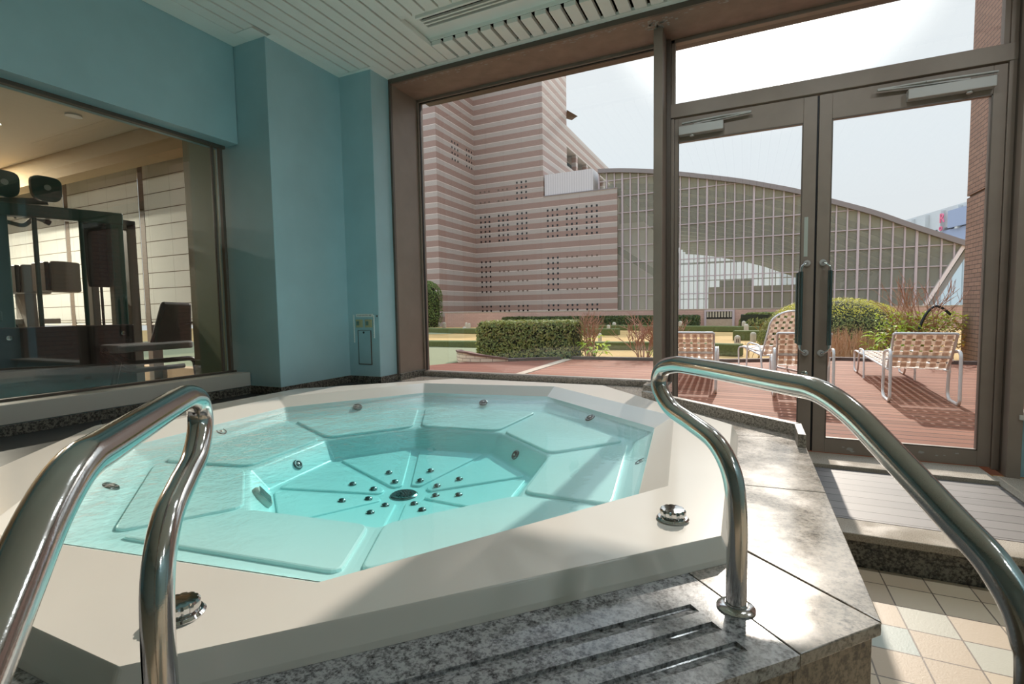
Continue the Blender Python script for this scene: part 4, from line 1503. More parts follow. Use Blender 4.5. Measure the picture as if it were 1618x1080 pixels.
def bare_shrub(c, h, spread, n, label, name='bare_shrub', mat=None, rr=.0115, group=None, depth=3):
    t = thing(name, label, 'shrub', (c[0], c[1], -.04), group)
    mb = MB()

    def grow_(p, d, l, r, lv):
        q = [p]
        for k in range(3):
            d = (d+Vector((random.gauss(0, .16), random.gauss(0, .16), random.gauss(.05, .1)))).normalized()
            q.append(q[-1]+d*l/3)
        mb.tube(q, [r, r*.9, r*.8, r*.65], 5)
        if lv < depth:
            for _ in range(random.choice((2, 2, 3))):
                grow_(q[random.choice((2, 3))], (d+Vector((random.gauss(0, .45), random.gauss(0, .45), random.gauss(.1, .25)))).normalized(), l*random.uniform(.55, .8), r*.68, lv+1)
    for i in range(n):
        a = random.random()*2*PI
        s = random.random()*spread
        grow_(Vector((c[0]+.1*math.cos(a), c[1]+.1*math.sin(a), -.04)), Vector((math.cos(a)*s, math.sin(a)*s, 1)).normalized(), h*.42, rr, 0)
    mb.build('branches', mat or M['twig'], t, smooth=60)
    return t


bare_shrub((-2.92, 10.1), 1.0, .8, 13, 'bare reddish shrub on the lawn right of the square hedge', group='bare shrubs along the deck')
bare_shrub((-1.82, 10.0), 1.0, .65, 17, 'bare reddish shrub just left of the window mullion', group='bare shrubs along the deck')
bare_shrub((-1.45, 10.1), .9, .5, 11, 'bare reddish shrub partly behind the window mullion', group='bare shrubs along the deck')
bare_shrub((.15, 10.9), .34, .9, 9, 'low rust brown twigs behind the high-backed chair', 'low_shrub', M['leaf_rust'], .006)
bare_shrub((.6, 18.5), .6, .8, 7, 'small yellowing shrub by the far marker stones', 'low_shrub', M['leaf_rust'], .012)

# dry grass clump
t = thing('dry_grass', 'clump of dry brown grass in front of the domed shrub', 'grass', (1.75, 11.6, -.04))
mb = MB()
for i in range(420):
    x, y = 1.75+random.gauss(0, .33), 11.6+random.gauss(0, .22)
    h = random.uniform(.25, .62)
    lx, ly = random.gauss(0, .12), random.gauss(0, .12)
    w = .006
    mb.add([(x-w, y, -.05), (x+w, y, -.05), (x+lx*.5+w*.7, y+ly*.5, h*.6), (x+lx*.5-w*.7, y+ly*.5, h*.6), (x+lx, y+ly, h)], [(0, 1, 2, 3), (3, 2, 4)])
mb.build('blades', M['dry'], t, recalc=False)


def big_leaf(mb, p, d, l, w):
    """A long blade with a mid fold, drooping at the tip."""
    d = Vector(d).normalized()
    s = d.cross(Vector((0, 0, 1))).normalized()
    p = Vector(p)
    q = [p, p+d*l*.35+Vector((0, 0, l*.1)), p+d*l*.7+Vector((0, 0, l*.02)), p+d*l+Vector((0, 0, -l*.18))]
    ws = [w*.2, w, w*.8, .004]
    vs = []
    for a, b in zip(q, ws):
        vs += [a-s*b*.5+Vector((0, 0, b*.18)), a, a+s*b*.5+Vector((0, 0, b*.18))]
    fs = []
    for i in range(3):
        fs += [(i*3, i*3+1, i*3+4, i*3+3), (i*3+1, i*3+2, i*3+5, i*3+4)]
    mb.add(vs, fs)


def leafy_plant(name, c, r, h, n, l, w, mat, label, stems=True):
    t = thing(name, label, 'plant', (c[0], c[1], -.04))
    mb, ms = MB(), MB()
    for i in range(n):
        a = random.random()*2*PI
        k = random.random()**.6
        zz = h*random.uniform(.15, 1)*(1-.35*k)
        p = Vector((c[0]+r*k*math.cos(a), c[1]+r*k*math.sin(a), zz))
        big_leaf(mb, p, (math.cos(a+random.gauss(0, .5)), math.sin(a+random.gauss(0, .5)), random.uniform(-.3, .5)), l*random.uniform(.6, 1.2), w)
        if i % 5 == 0:
            ms.tube([(c[0]+random.gauss(0, .03), c[1]+random.gauss(0, .03), -.05), (p.x, p.y, p.z)], .005, 5)
    mb.build('leaves', mat, t, recalc=False)
    ms.build('stems', M['bark'], t)


leafy_plant('leafy_plant', (-2.72, 9.72), .24, .5, 40, .16, .07, M['leaf_bright'], 'bright yellow green plant at the right end of the square hedge')
leafy_plant('leafy_plant', (2.55, 11.3), .42, .62, 90, .24, .085, M['leaf_bright'], 'bright green long-leaved plant left of the right lounger')
leafy_plant('leafy_plant', (-1.5, 9.85), .15, .2, 16, .13, .06, M['leaf_bright'], 'tiny bright green plant at the foot of the mullion shrub')
# rust-leaved bushes by the brick wall with a looped hose
t = bare_shrub((3.0, 11.6), 1.55, .55, 15, 'tall brown twiggy bush with rusty leaves by the brick wall', 'rust_bush', M['twig'], .012)
mb = MB()
pts = []
for _ in range(1500):
    a, k = random.random()*2*PI, random.random()**.5
    pts.append((Vector((3.0+.62*k*math.cos(a), 11.6+.4*k*math.sin(a), .15+random.random()*.62)), Vector((0, 0, 1))))
leaf_shell(mb, pts, .075, .9)
mb.build('leaves', M['leaf_rust'], t, recalc=False)
mb = MB()
pts = []
for _ in range(600):
    a, k = random.random()*2*PI, random.random()**.5
    pts.append((Vector((2.95+.7*k*math.cos(a), 11.55+.4*k*math.sin(a), .5+random.random()*.34)), Vector((0, 0, 1))))
leaf_shell(mb, pts, .07, .9)
mb.build('green_leaves', M['leaf_bright'], t, recalc=False)
hp = [at(x, y, 'Y', 11.2) for x, y in ((1452, 520), (1462, 498), (1476, 484), (1490, 487), (1502, 497))]
o = MB().tube(catmull(hp, 6), .022, 10).build('hose', M['hose'], None, smooth=50)
tag(o, 'black hose looped over the rusty bush by the brick wall', 'hose')

# curved brick planter edge in front of the square hedge
t = thing('planter_wall', 'low curved cream brick planter wall with brown cap below the square hedge', 'planter', (-4.7, 8.6, -.04))
arc = catmull([(-5.32, 8.75, 0), (-5.1, 8.50, 0), (-4.75, 8.40, 0), (-4.45, 8.52, 0), (-4.2, 8.72, 0)], 6)
for nm, wd, z0, z1, m in (('brick_course', .10, -.05, .165, 'white_brick'), ('cap', .13, .165, .20, 'brick_cap')):
    L, R = [], []
    for i, p in enumerate(arc):
        d = (arc[min(i+1, len(arc)-1)]-arc[max(i-1, 0)]).normalized()
        n = Vector((-d.y, d.x, 0))
        L.append(p+n*wd*.5)
        R.append(p-n*wd*.5)
    hs = [z1-(.15*max(0, (i/len(arc)-.35))/.65) for i in range(len(arc))]
    top = [(p.x, p.y, h) for p, h in zip(L, hs)]+[(p.x, p.y, h) for p, h in list(zip(R, hs))[::-1]]
    n = len(L)
    mb = MB()
    for i in range(n-1):
        lo = [z0 if nm == 'brick_course' else hs[i]-.035, z0 if nm == 'brick_course' else hs[i+1]-.035]
        q = [(L[i].x, L[i].y), (L[i+1].x, L[i+1].y), (R[i+1].x, R[i+1].y), (R[i].x, R[i].y)]
        hh = [hs[i], hs[i+1], hs[i+1], hs[i]]
        ll = [lo[0], lo[1], lo[1], lo[0]]
        mb.add([(a[0], a[1], b) for a, b in zip(q, ll)]+[(a[0], a[1], b) for a, b in zip(q, hh)], [(0, 3, 2, 1), (4, 5, 6, 7), (0, 1, 5, 4), (2, 3, 7, 6)]+([(3, 0, 4, 7)] if i == 0 else [])+([(1, 2, 6, 5)] if i == n-2 else []))
    mb.build(nm, M[m], t)
tag(MB().prism([(-4.2, 8.66), (S2.x-.14, 9.33), (S2.x-.14, 9.42), (-4.25, 8.78)], -.05, .05).build('deck_kerb', M['kerb'], bevel=.004), 'low timber kerb between the side deck and the square hedge', 'kerb')

# pink tiled garden wall with its gate
t = thing('garden_wall', 'long low pink tiled garden wall in front of the buildings', 'wall', (-2, 27.4, -.05))
MB().box(-17.6, 27.3, -.06, 14, 27.6, .82).build('wall_body', M['garden_brick'], t)
MB().box(-17.65, 27.3, .82, 14, 27.64, .885).build('coping', M['kerb_pale'], t, bevel=.01)
ga, gb = at(1116, 492, 'Y', 27.2), at(1157, 509, 'Y', 27.2)
t = thing('wall_gate', 'small slatted metal gate set into the pink garden wall', 'gate', ((ga.x+gb.x)/2, 27.19, .0))
x0, x1 = ga.x, gb.x
MB().box(x0-.1, 27.19, -.05, x0, 27.295, .82).box(x1, 27.19, -.05, x1+.1, 27.295, .82).box(x0, 27.19, .74, x1, 27.295, .82).build('frame', M['hall_frame'], t)
MB().box(x0, 27.21, -.05, x1, 27.29, .36).build('lower_panel', M['kerb_pale'], t)
MB().box(x0, 27.26, .36, x1, 27.29, .74).build('dark_gap', M['window_dark'], t)
mb = MB()
for i in range(9):
    xx = x0+(x1-x0)*(i+.5)/9
    mb.box(xx-.04, 27.21, .45, xx+.04, 27.26, .74)
mb.build('bar', M['stone'], t)

# brick wing of our own building on the right
t = thing('brick_wing', 'tall brown brick wing wall beyond the right door', 'wall', (3.7, 8, 0))
MB().box(3.60, 4.0, -.06, 4.4, 11.75, 2.86).box(3.60, 4.0, 2.90, 4.4, 11.75, 13).build('brick_body', M['brick_side'], t)
MB().box(3.63, 4.0, 2.86, 4.4, 11.72, 2.90).build('joint', M['kerb'], t)
mb = MB()
for yj in (10.6, 8.2, 6.0):
    mb.box(3.592, yj-.008, -.06, 3.61, yj+.008, 13)
mb.build('movement_joint', M['bark'], t)
q = at(1560, 540, 'X', 3.6)
MB().tube([(3.57, q.y, .75), (3.57, q.y, 0)], .008, 6).build('conduit', M['bark'], t)

# ------------------------------------------------------------------ deck loungers
def lattice(mb, o, u, v, n, wu, wv, nu, nv, sw, sag=0, top=None):
    """Woven straps across a frame: o corner, u and v unit directions, n normal."""
    o, u, v, n = Vector(o), Vector(u), Vector(v), Vector(n)
    th = .0016
    for i in range(nu):                       # straps running along v
        c = wu*(i+.5)/nu
        hh = wv if top is None else top(c)
        m = 2*nv
        row = []
        for j in range(m+1):
            tv = wv*j/m
            if tv > hh:
                tv = hh
            off = .004*math.sin((j+i*2+.0)*PI/2+PI/4)*1.4
            row.append(o+u*c+v*tv+n*off)
        for a, b in zip(row[:-1], row[1:]):
            if (a-b).length < 1e-5:
                continue
            mb.add([a-u*sw/2-n*th, a+u*sw/2-n*th, b+u*sw/2-n*th, b-u*sw/2-n*th, a-u*sw/2+n*th, a+u*sw/2+n*th, b+u*sw/2+n*th, b-u*sw/2+n*th], [(0, 3, 2, 1), (4, 5, 6, 7), (0, 1, 5, 4), (1, 2, 6, 5), (2, 3, 7, 6), (3, 0, 4, 7)])
    for j in range(nv):                       # straps running along u
        c = wv*(j+.5)/nv
        u0, u1 = 0, wu
        if top is not None:
            us = [wu*k/60 for k in range(61) if top(wu*k/60) >= c+sw*.2]
            if not us:
                continue
            u0, u1 = us[0], us[-1]
        m = 2*nu
        row = [o+u*(u0+(u1-u0)*k/m)+v*c+n*(-.004*math.sin((k+j*2)*PI/2+PI/4)*1.4) for k in range(m+1)]
        for a, b in zip(row[:-1], row[1:]):
            mb.add([a-v*sw/2-n*th, b-v*sw/2-n*th, b+v*sw/2-n*th, a+v*sw/2-n*th, a-v*sw/2+n*th, b-v*sw/2+n*th, b+v*sw/2+n*th, a+v*sw/2+n*th], [(0, 3, 2, 1), (4, 5, 6, 7), (0, 1, 5, 4), (1, 2, 6, 5), (2, 3, 7, 6), (3, 0, 4, 7)])


def flat_tube(mb, pts, w, t_, side):
    """Flattened tube with rounded edges: elliptical section, wide along side."""
    pts = [Vector(p) for p in pts]
    side = Vector(side).normalized()
    m, n = len(pts), 10
    vs, fs = [], []
    for i in range(m):
        d = (pts[min(i+1, m-1)]-pts[max(i-1, 0)]).normalized()
        nn = d.cross(side).normalized()
        for k in range(n):
            a = 2*PI*k/n
            ca, sa = math.cos(a), math.sin(a)
            vs.append(pts[i]+side*(math.copysign(abs(ca)**.5, ca)*w/2)+nn*(math.copysign(abs(sa)**.5, sa)*t_/2))
    fs = [(i*n+k, i*n+(k+1) % n, (i+1)*n+(k+1) % n, (i+1)*n+k) for i in range(m-1) for k in range(n)]
    fs += [tuple(range(n-1, -1, -1)), tuple((m-1)*n+k for k in range(n))]
    mb.add(vs, fs)


LG = 'strap loungers on the red deck'


def make_lounger(label, ln=0.0):
    """Low lounger seen from behind its head end; feet point along +Y."""
    t = thing('strap_lounger', label, 'lounge chair', (0, 0, 0), LG)
    w = .27
    for s in (-1, 1):
        pth = fillet([(s*w, .30, .50), (s*w, .06, .53), (s*w, .0, .50), (s*w, -.01, .05), (s*w, .03, .012), (s*w, .34, .012), (s*w, .40, .06), (s*w, .36, .48), (s*w, .30, .50)], .05, 5)
        mb = MB()
        flat_tube(mb, pth, .028, .028, (1, 0, 0))
        mb.build('arm_leg', M['white_metal'], t, smooth=60)
        pth = fillet([(s*w, 2.05-ln, .31), (s*w, 2.72-ln, .31), (s*w, 2.86-ln, .29), (s*w, 2.84-ln, .05), (s*w, 2.80-ln, .012), (s*w, 2.50-ln, .012), (s*w, 2.44-ln, .08), (s*w, 2.30-ln, .37), (s*w, 1.95-ln, .38), (s*w, 1.86-ln, .30), (s*w, 1.84-ln, .01)], .06, 5)
        mb = MB()
        mb.tube(pth, .0125, 10)
        mb.build('foot_leg', M['white_metal'], t, smooth=60)
    fr = MB()
    for s in (-1, 1):
        fr.tube([(s*.245, .24, .31), (s*.245, 2.75-ln, .30)], .0125, 10)
        fr.tube(fillet([(s*.245, .33, .31), (s*.245, .18, .47), (s*.245, .02, .695)], .05), .0125, 10)
        fr.tube([(s*.25, .26, .42), (s*.275, .26, .42)], .012, 8)
    fr.tube(fillet([(-.245, .03, .68), (-.24, .02, .70), (.24, .02, .70), (.245, .03, .68)], .01), .0135, 10)
    fr.tube([(-.245, 2.75-ln, .30), (.245, 2.75-ln, .30)], .0125, 10)
    fr.build('frame', M['white_metal'], t, smooth=60)
    mb = MB()
    flat_tube(mb, [(-.26, .20, .455), (.26, .20, .455)], .035, .022, (0, .5, .85))
    mb.build('cross_bar', M['white_metal'], t, smooth=60)
    d = Vector((0, -.29, .37)).normalized()
    mb = MB()
    lattice(mb, (-.235, .31, .335), (1, 0, 0), d, d.cross(Vector((1, 0, 0))), .47, .455, 6, 6, .051)
    mb.build('back_straps', M['strap'], t)
    mb = MB()
    lattice(mb, (-.235, .40, .313), (1, 0, 0), (0, 1, -.003), (0, 0, 1), .47, 2.30-ln, 6, round(26*(2.30-ln)/2.3), .049)
    mb.build('seat_straps', M['strap'], t)
    return t


l0 = make_lounger('low white lounger with beige woven straps, right of the right door handle')
l0.location = (1.60, 6.10, 0)
l0.rotation_euler = (0, 0, math.radians(-3.5))
l1 = make_lounger('low white lounger with beige woven straps, half hidden behind the door stiles', 1.15)
l1.location = (.565, 6.04, 0)
l1.rotation_euler = (0, 0, math.radians(-1))
l2 = copy_tree(l0)
l2.location = (-.565, 6.06, 0)
l2.rotation_euler = (0, 0, math.radians(2))
l2['label'] = 'low white lounger with beige woven straps, just right of the mullion'

t = thing('high_back_chair', 'high-backed white chair with arched woven strap back, turned left on the deck', 'lounge chair', (0, 0, 0), None)
w = .30
for s in (-1, 1):
    pth = fillet([(s*w, .0, .33), (s*w, .62, .36), (s*w, .78, .33), (s*w, .76, .05), (s*w, .72, .012), (s*w, .48, .012)], .06, 5)
    mb = MB()
    mb.tube(pth, .0125, 10)
    mb.build('front_leg', M['white_metal'], t, smooth=60)
    pth = fillet([(s*w*1.05, .46, .012), (s*w*1.05, .42, .42), (s*w*1.05, .34, .44), (s*w*1.05, .06, .42), (s*w*1.05, .0, .36), (s*w*1.05, -.05, .012), (s*w*1.05, .46, .012)], .05, 5)
    mb = MB()
    mb.tube(pth, .0125, 10)
    mb.build('arm_leg', M['white_metal'], t, smooth=60)


def arch(c):
    k = abs(c-.29)/.29
    return .52+.20*math.sqrt(max(0, 1-k*k))


d = Vector((0, -.32, .66)).normalized()
nn = d.cross(Vector((1, 0, 0)))
o0 = Vector((-.29, .02, .27))
mb = MB()
edge = [o0+Vector((1, 0, 0))*(.58*k/30)+d*arch(.58*k/30) for k in range(31)]
mb.tube([o0]+edge+[o0+Vector((.58, 0, 0))], .0135, 10)
mb.tube([(-.29, .02, .27), (-.29, .66, .355)], .0125, 8).tube([(.29, .02, .27), (.29, .66, .355)], .0125, 8).tube([(-.29, .66, .355), (.29, .66, .355)], .0125, 8).tube([(-.29, .02, .27), (.29, .02, .27)], .0125, 8)
mb.tube([(-.315, .2, .30), (-.29, .2, .295)], .011, 8).tube([(.315, .2, .30), (.29, .2, .295)], .011, 8)
mb.build('frame', M['white_metal'], t, smooth=60)
mb = MB()
lattice(mb, o0, (1, 0, 0), d, nn, .58, .72, 6, 8, .05, top=arch)
mb.build('back_straps', M['strap'], t)
mb = MB()
sd_ = Vector((0, .64, .085)).normalized()
lattice(mb, (-.28, .03, .275), (1, 0, 0), sd_, Vector((1, 0, 0)).cross(sd_), .56, .62, 6, 7, .05)
mb.build('seat_straps', M['strap'], t)
t.location = (.50, 8.22, 0)
t.rotation_euler = (0, 0, math.radians(24))

# ------------------------------------------------------------------ striped tile building
t = thing('striped_building', 'tall pink and grey striped tile building left of the glass hall', 'building', (-16, 34, -.05))
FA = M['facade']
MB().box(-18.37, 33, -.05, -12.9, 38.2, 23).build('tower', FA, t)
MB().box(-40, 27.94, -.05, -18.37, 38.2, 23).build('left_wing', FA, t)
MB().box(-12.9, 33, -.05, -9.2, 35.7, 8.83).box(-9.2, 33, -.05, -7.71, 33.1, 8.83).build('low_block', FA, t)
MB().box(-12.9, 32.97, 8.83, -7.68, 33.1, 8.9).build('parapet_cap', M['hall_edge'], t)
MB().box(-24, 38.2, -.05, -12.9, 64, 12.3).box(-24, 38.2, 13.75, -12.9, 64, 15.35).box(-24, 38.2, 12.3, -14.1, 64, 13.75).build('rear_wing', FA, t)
mb = MB()
for k in range(9):
    mb.box(-13.3, 40.6+k*3.0, 12.3, -12.92, 41.1+k*3.0, 13.75)
mb.build('window_post', M['facade'], t)
mb = MB()
mb.box(-14.12, 38.3, 12.45, -14.05, 64, 13.6)
mb.build('window_strip', M['far_dark'], t)
MB().add([(-12.9, 38.3, 16.6), (-12.2, 38.9, 16.2), (-12.9, 39.5, 16.2), (-13.2, 38.9, 16.2)], [(0, 1, 2), (0, 2, 3), (0, 3, 1), (1, 3, 2)]).build('canopy', M['bark'], t)


def mat_screen():
    s = NT('perforated screen')
    p = s.pos()
    x = s.n('ShaderNodeSeparateXYZ')
    s.l(p, x.inputs[0])
    a = s.math('LESS_THAN', s.math('FRACT', s.math('DIVIDE', x.outputs[0], .17)), .55)
    b = s.math('LESS_THAN', s.math('FRACT', s.math('DIVIDE', x.outputs[2], .085)), .5)
    c = s.mix(s.math('MULTIPLY', a, b), rgb(206, 200, 200), rgb(176, 170, 172))
    s.l(c, s.b.inputs['Base Color'])
    return s.m


MB().box(-12.82, 33.1, 8.9, -9.37, 34.6, 10.35).build('roof_screen', mat_screen(), t)
XS = [-17.895, -17.531, -17.178, -16.403, -16.051, -15.687, -14.916, -14.555, -14.203, -12.581, -12.225, -11.872, -11.182, -10.825, -10.478, -9.779, -9.421, -9.073]
UP = [7.867, 7.503, 7.158, 6.799, 6.44, 6.073]
LOW = [4.571, 4.209, 3.833, 3.477, 3.099, 2.742, 2.363]
wins, filled = [], []
for i, x in enumerate(XS):
    g = i//3
    wins += [('y', x, zz) for zz in UP+[1.265, .941]]
    if g in (0, 3):
        wins += [('y', x, zz) for zz in LOW]
    else:
        filled += [(x, zz) for zz in LOW[::2]]
    if g == 2:
        wins += [('y', x, zz) for zz in (10.06, 9.70, 9.335, 8.93)]
    if g < 2:
        filled += [(x, zz) for zz in (9.70, 8.93)]
for y in (29.92, 30.29, 30.67, 31.9, 32.25, 32.62):
    wins += [('x', y, zz) for zz in (12.575, 12.187, 11.83, 11.41)]
for zz in (12.46, 12.08, 11.70, 11.29, 10.165, 9.753, 9.396, 8.975, 5.05, 4.6, 4.25, 3.8):
    for x in (-19.415, -19.77):
        wins.append(('l', x, zz))
wins.sort(key=lambda q: (Vector((q[1] if q[0] != 'x' else -18.37, {'y': 33, 'l': 27.94}.get(q[0], q[1]), q[2]))-CAM).length)
rest = MB()
for k, (f_, u, zz) in enumerate(wins):
    mb = MB() if k < 100 else rest
    hw, hh = .062, .068
    if f_ == 'x':
        mb.box(-18.40, u-hw, zz-hh, -18.362, u+hw, zz+hh)
    else:
        yy = 33 if f_ == 'y' else 27.94
        mb.box(u-hw, yy-.008, zz-hh, u+hw, yy+.03, zz+hh)
    if k < 100:
        mb.build('small_window', M['window_dark'], t)
rest.build('small_window_rest', M['window_dark'], t)['kind'] = 'stuff'
for x, zz in filled:
    MB().box(x-.062, 32.994, zz-.062, x+.062, 33.03, zz+.062).build('filled_window', M['window_filled'], t)

# ------------------------------------------------------------------ glass exhibition hall
t = thing('glass_hall', 'long glass walled hall under a curved roof behind the garden wall', 'building', (1, 36, -.05))
curve = [(-9.79, 10.93), (-8, 10.75), (-5.56, 10.33), (-4.22, 10.03), (-.76, 9.18), (1.3, 8.56), (3.02, 7.98), (4.63, 7.27), (6.77, 6.38), (8.6, 5.45), (10.89, 4.35), (11.6, 4.0)]
KH = 33.2/36
curve = [(x*KH, 1+(z_-1)*KH) for x, z_ in curve]
cv = [(p.x, p.z) for p in catmull([(x, 0, z_) for x, z_ in curve], 4)]


def hz(x):
    for (a, za), (b, zb) in zip(cv[:-1], cv[1:]):
        if a <= x <= b:
            return za+(zb-za)*(x-a)/(b-a)
    return cv[0][1] if x < cv[0][0] else cv[-1][1]


Y0, Y1 = 33.34, 88.0
mb = MB()
L = cv
for (a, za), (b, zb) in zip(L[:-1], L[1:]):
    mb.add([(a, Y0+.08, za), (b, Y0+.08, zb), (b, Y1, zb), (a, Y1, za), (a, Y0+.08, za-.16), (b, Y0+.08, zb-.16), (b, Y1, zb-.16), (a, Y1, za-.16)], [(0, 1, 2, 3), (4, 7, 6, 5), (0, 4, 5, 1), (2, 6, 7, 3)])
mb.build('roof', M['hall_roof'], t)
mb = MB()
for k in range(15):
    y = Y0+3+k*3.6
    for (a, za), (b, zb) in zip(L[:-1], L[1:]):
        mb.add([(a, y, za-.16), (b, y, zb-.16), (b, y+.4, zb-.16), (a, y+.4, za-.16), (a, y, za-.5), (b, y, zb-.5), (b, y+.4, zb-.5), (a, y+.4, za-.5)], [(4, 7, 6, 5), (0, 4, 5, 1), (2, 6, 7, 3)])
mb.build('roof_rib', M['hall_rib'], t)
mb = MB()
LL = L
for (a, za), (b, zb) in zip(LL[:-1], LL[1:]):
    mb.bar((a, Y0-.1, za-.02), (b, Y0-.1, zb-.02), .3, .26, (0, 0, 1))
mb.build('roof_edge', M['hall_edge'], t)
ZB = .686


def zlow(x):      # the glazing's foot follows the slanted end strut
    return ZB if x < 8.457 else ZB+(x-8.457)*(3.95-ZB)/(10.10-8.457)


MX = []
x = -8.99
k = 0
while x < 10.05:
    MX.append(x)
    x += .521
    k += 1
for k, x in enumerate(MX):
    wd = .11 if k % 5 == 3 else .07
    if hz(x)-.1 <= zlow(x):
        continue
    MB().box(x-wd/2, Y0-.10, zlow(x), x+wd/2, Y0+.06, hz(x)-.05).build('mullion', M['hall_frame'], t)
for k in range(10):
    zt = ZB+.05+1.088*k
    xs = [x_ for x_ in [-8.99+.1*i for i in range(191)] if hz(x_) > zt and zlow(x_) <= zt]
    if xs:
        MB().box(xs[0], Y0-.06, zt-.025, xs[-1], Y0+.03, zt+.025).build('transom', M['hall_frame'], t)
mb = MB()
g0 = [(-8.99, Y0, ZB), (8.457, Y0, ZB), (10.05, Y0, 3.85)]+[(x_, Y0, z_-.1) for x_, z_ in reversed(cv) if -8.99 <= x_ <= 10.05]
mb.poly(g0)
o = mb.build('glass', M['pane_far'], t, recalc=False)
# slanted end struts marching back
for k in range(6):
    y = Y0+k*7.5
    MB().bar((8.39, y, .36), (10.19, y, 4.0), .5 if k else .16, .3, (0, 1, 0)).build('end_strut', M['hall_grey'] if k else M['kerb_white'], t)
MB().sweep([(8.62, Y0+.3, .36), (10.42, Y0+.3, 3.95), (10.6, Y0+.3, 3.85), (8.85, Y0+.3, .36)], (0, 55, 0)).build('slanted_end', M['hall_grey'], t)
MB().box(-7.6, Y0, -.05, 11, Y1, .5).build('hall_base', M['hall_in'], t)
# inside: beige blocks, left office wall, far glazed end with posts
a, b = at(1119, 487, 'Y', 62), at(1262, 449, 'Y', 62)
MB().box(a.x, 62, .4, 9.0, 68, b.z).build('inner_block', M['hall_in'], t)
a, b = at(1137, 449, 'Y', 63), at(1190, 441, 'Y', 63)
MB().box(a.x, 63, b.z-1.5, b.x, 67, b.z).build('inner_upper_block', M['hall_rib'], t)
MB().box(-12.8, 37.5, .4, -8.6, 60, 9.9).build('left_inner_wall', M['hall_in'], t)
MB().bar((-8.2, 35.0, 9.1), (-4.1, 35.0, 4.9), .25, .45).build('stair_truss', M['hall_rib'], t)
MB().bar((-8.2, 35.2, 5.1), (-4.1, 35.2, 2.3), .25, .45).build('stair_truss', M['hall_rib'], t)
MB().box(-8.5, 36.5, .4, -5.2, 37, 7.1).build('landing_wall', M['hall_in'], t)
mb = MB()
for k in range(30):
    x = -11+k*.8
    mb.box(x-.06, Y1-.1, .4, x+.06, Y1+.1, hz(x)-.1)
mb.box(-11, Y1-.1, 2.2, 11, Y1+.1, 2.35).box(-11, Y1-.1, 5.2, 11, Y1+.1, 5.35).box(-11, Y1-.1, 8.0, 2, Y1+.1, 8.3)
mb.build('far_end_frame', M['hall_grey'], t)

# ------------------------------------------------------------------ blue office building far right
t = thing('office_building', 'distant pale blue office block above the end of the hall roof', 'building', (25, 70, -.05))
N0 = at(1522, 320, 'Y', 102)
dv = Vector((-.235, .972, 0))
P0 = Vector((N0.x, 102, 0))-dv*9
KO = 1.62
HT = N0.z


def slabb(name, s0, s1, z0, z1, dep, m, off=0):
    s0, s1, dep, off = s0*KO, s1*KO, dep*KO, off*KO
    if z0 > 0:
        z0 = HT-(HT-z0)*KO
    z1 = HT-(HT-z1)*KO
    a, b = P0+dv*s0, P0+dv*s1
    nr = Vector((dv.y, -dv.x, 0))
    a, b = a-nr*off, b-nr*off
    c, d_ = b+nr*dep, a+nr*dep
    return MB().prism([(a.x, a.y), (b.x, b.y), (c.x, c.y), (d_.x, d_.y)], z0, z1).build(name, m, t)


slabb('body', 0, 60, -.05, HT-2.6, 30, M['far_wall'])
slabb('roof_storey', 0, 60, HT-2.0, HT, 30, M['far_wall'])
slabb('roof_gap', 0, 60, HT-2.6, HT-2.0, 29, M['far_dark'], -.8)
slabb('blue_band', 0, 20, HT-3.6, HT-2.3, 1, M['far_blue'], .15)
for k in range(12):
    slabb('window_bay', .4+k*1.6, 1.7+k*1.6, -.05, HT-3.7, 1, M['far_glass'], .1)
for k in range(5):
    slabb('roof_column', 3+k*2.6, 3.4+k*2.6, HT-2.4, HT-.2, 1, M['far_wall'], .4)


def sign_letter(ch, s, z0, h):
    cu = bpy.data.curves.new('sign_letter', 'FONT')
    cu.body = ch
    cu.size = h*1.35*KO
    cu.extrude = .08
    cu.materials.append(M['sign_pink'])
    tmp = bpy.data.objects.new('sign_letter_source', cu)
    COL.objects.link(tmp)
    me = bpy.data.meshes.new_from_object(tmp.evaluated_get(bpy.context.evaluated_depsgraph_get()))
    bpy.data.objects.remove(tmp)
    bpy.data.curves.remove(cu)
    nr = Vector((dv.y, -dv.x, 0))
    p = P0+dv*s*KO-nr*.8
    zz = HT-(HT-z0)*KO
    mb = MB()
    for v in me.vertices:
        q = p-dv*v.co.x-nr*v.co.z+Vector((0, 0, zz+v.co.y))
        mb.v.append(q)
    mb.f = [tuple(f.vertices) for f in me.polygons]
    bpy.data.meshes.remove(me)
    return mb.build('sign_letter', M['sign_pink'], t)


a = at(1508, 336, 'Y', 64)
sign_letter('R', 8.2, HT-1.5, 1.0)
sign_letter('o', 8.2, HT-2.3, .7)
slabb('sign_board', 2.2, 7.0, HT-2.2, HT-.5, .3, M['far_blue'], .45)

# every labelled thing that is not setting or stuff is a thing
for o in bpy.data.objects:
    if o.parent is None and 'category' in o.keys() and 'kind' not in o.keys():
        o['kind'] = 'thing'

# ------------------------------------------------------------------ light
SUN = Vector((-.027, -1.0, -.62)).normalized()     # direction of travel
sl = bpy.data.lights.new('sun', 'SUN')
sl.energy = 4.1
sl.angle = math.radians(.9)
sl.color = (1.0, .87, .76)
so = bpy.data.objects.new('sun', sl)
COL.objects.link(so)
so.rotation_euler = SUN.to_track_quat('-Z', 'Y').to_euler()
so.location = (0, 30, 20)

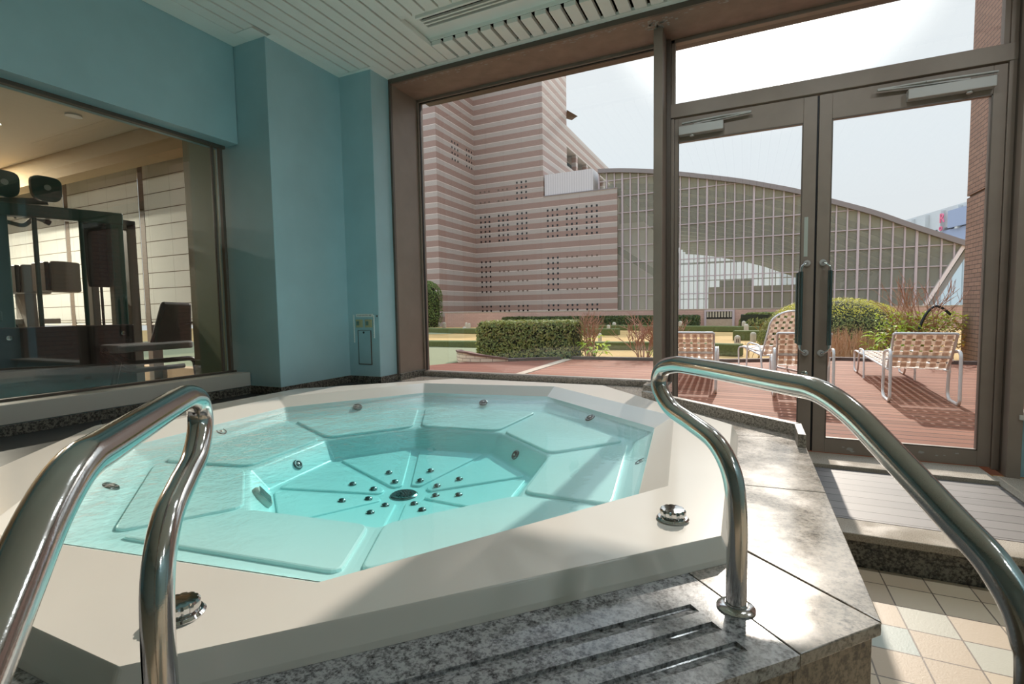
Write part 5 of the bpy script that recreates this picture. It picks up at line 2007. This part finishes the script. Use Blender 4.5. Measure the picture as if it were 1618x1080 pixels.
wd = bpy.data.worlds.new('hazy sky')
scene.world = wd
wd.use_nodes = True
nt = wd.node_tree
bg = nt.nodes['Background']
tc = nt.nodes.new('ShaderNodeTexCoord')
sp = nt.nodes.new('ShaderNodeSeparateXYZ')
nt.links.new(tc.outputs['Generated'], sp.inputs[0])
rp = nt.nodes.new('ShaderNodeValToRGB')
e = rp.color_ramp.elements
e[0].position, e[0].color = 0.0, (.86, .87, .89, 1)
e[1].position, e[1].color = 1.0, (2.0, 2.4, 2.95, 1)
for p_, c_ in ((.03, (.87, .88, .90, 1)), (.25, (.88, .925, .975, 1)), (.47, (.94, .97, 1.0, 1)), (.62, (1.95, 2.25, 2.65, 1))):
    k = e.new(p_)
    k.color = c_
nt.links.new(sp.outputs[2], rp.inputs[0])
dt = nt.nodes.new('ShaderNodeVectorMath')
dt.operation = 'DOT_PRODUCT'
dt.inputs[1].default_value = tuple(-SUN)
nt.links.new(tc.outputs['Generated'], dt.inputs[0])
mr = nt.nodes.new('ShaderNodeMapRange')
mr.inputs[1].default_value = .962
mr.inputs[2].default_value = 1.0
mr.inputs[3].default_value = 0
mr.inputs[4].default_value = 1
nt.links.new(dt.outputs['Value'], mr.inputs[0])
pw = nt.nodes.new('ShaderNodeMath')
pw.operation = 'POWER'
pw.inputs[1].default_value = 2.2
nt.links.new(mr.outputs[0], pw.inputs[0])
mx = nt.nodes.new('ShaderNodeMix')
mx.data_type = 'RGBA'
nt.links.new(pw.outputs[0], mx.inputs[0])
nt.links.new(rp.outputs[0], mx.inputs[6])
mx.inputs[7].default_value = (5.0, 4.8, 4.5, 1)
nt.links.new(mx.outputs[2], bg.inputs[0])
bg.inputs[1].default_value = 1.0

# ------------------------------------------------------------------ render look
vs = scene.view_settings
vs.view_transform = 'Standard'
vs.look = 'None'
vs.gamma = 1
vs.use_curve_mapping = False
vs.exposure = 0.0
cy = scene.cycles
cy.use_denoising = True
cy.max_bounces = 12
cy.diffuse_bounces = 5
cy.glossy_bounces = 5
cy.transmission_bounces = 6
cy.transparent_max_bounces = 24
cy.caustics_reflective = False
cy.caustics_refractive = False
cy.sample_clamp_indirect = 6
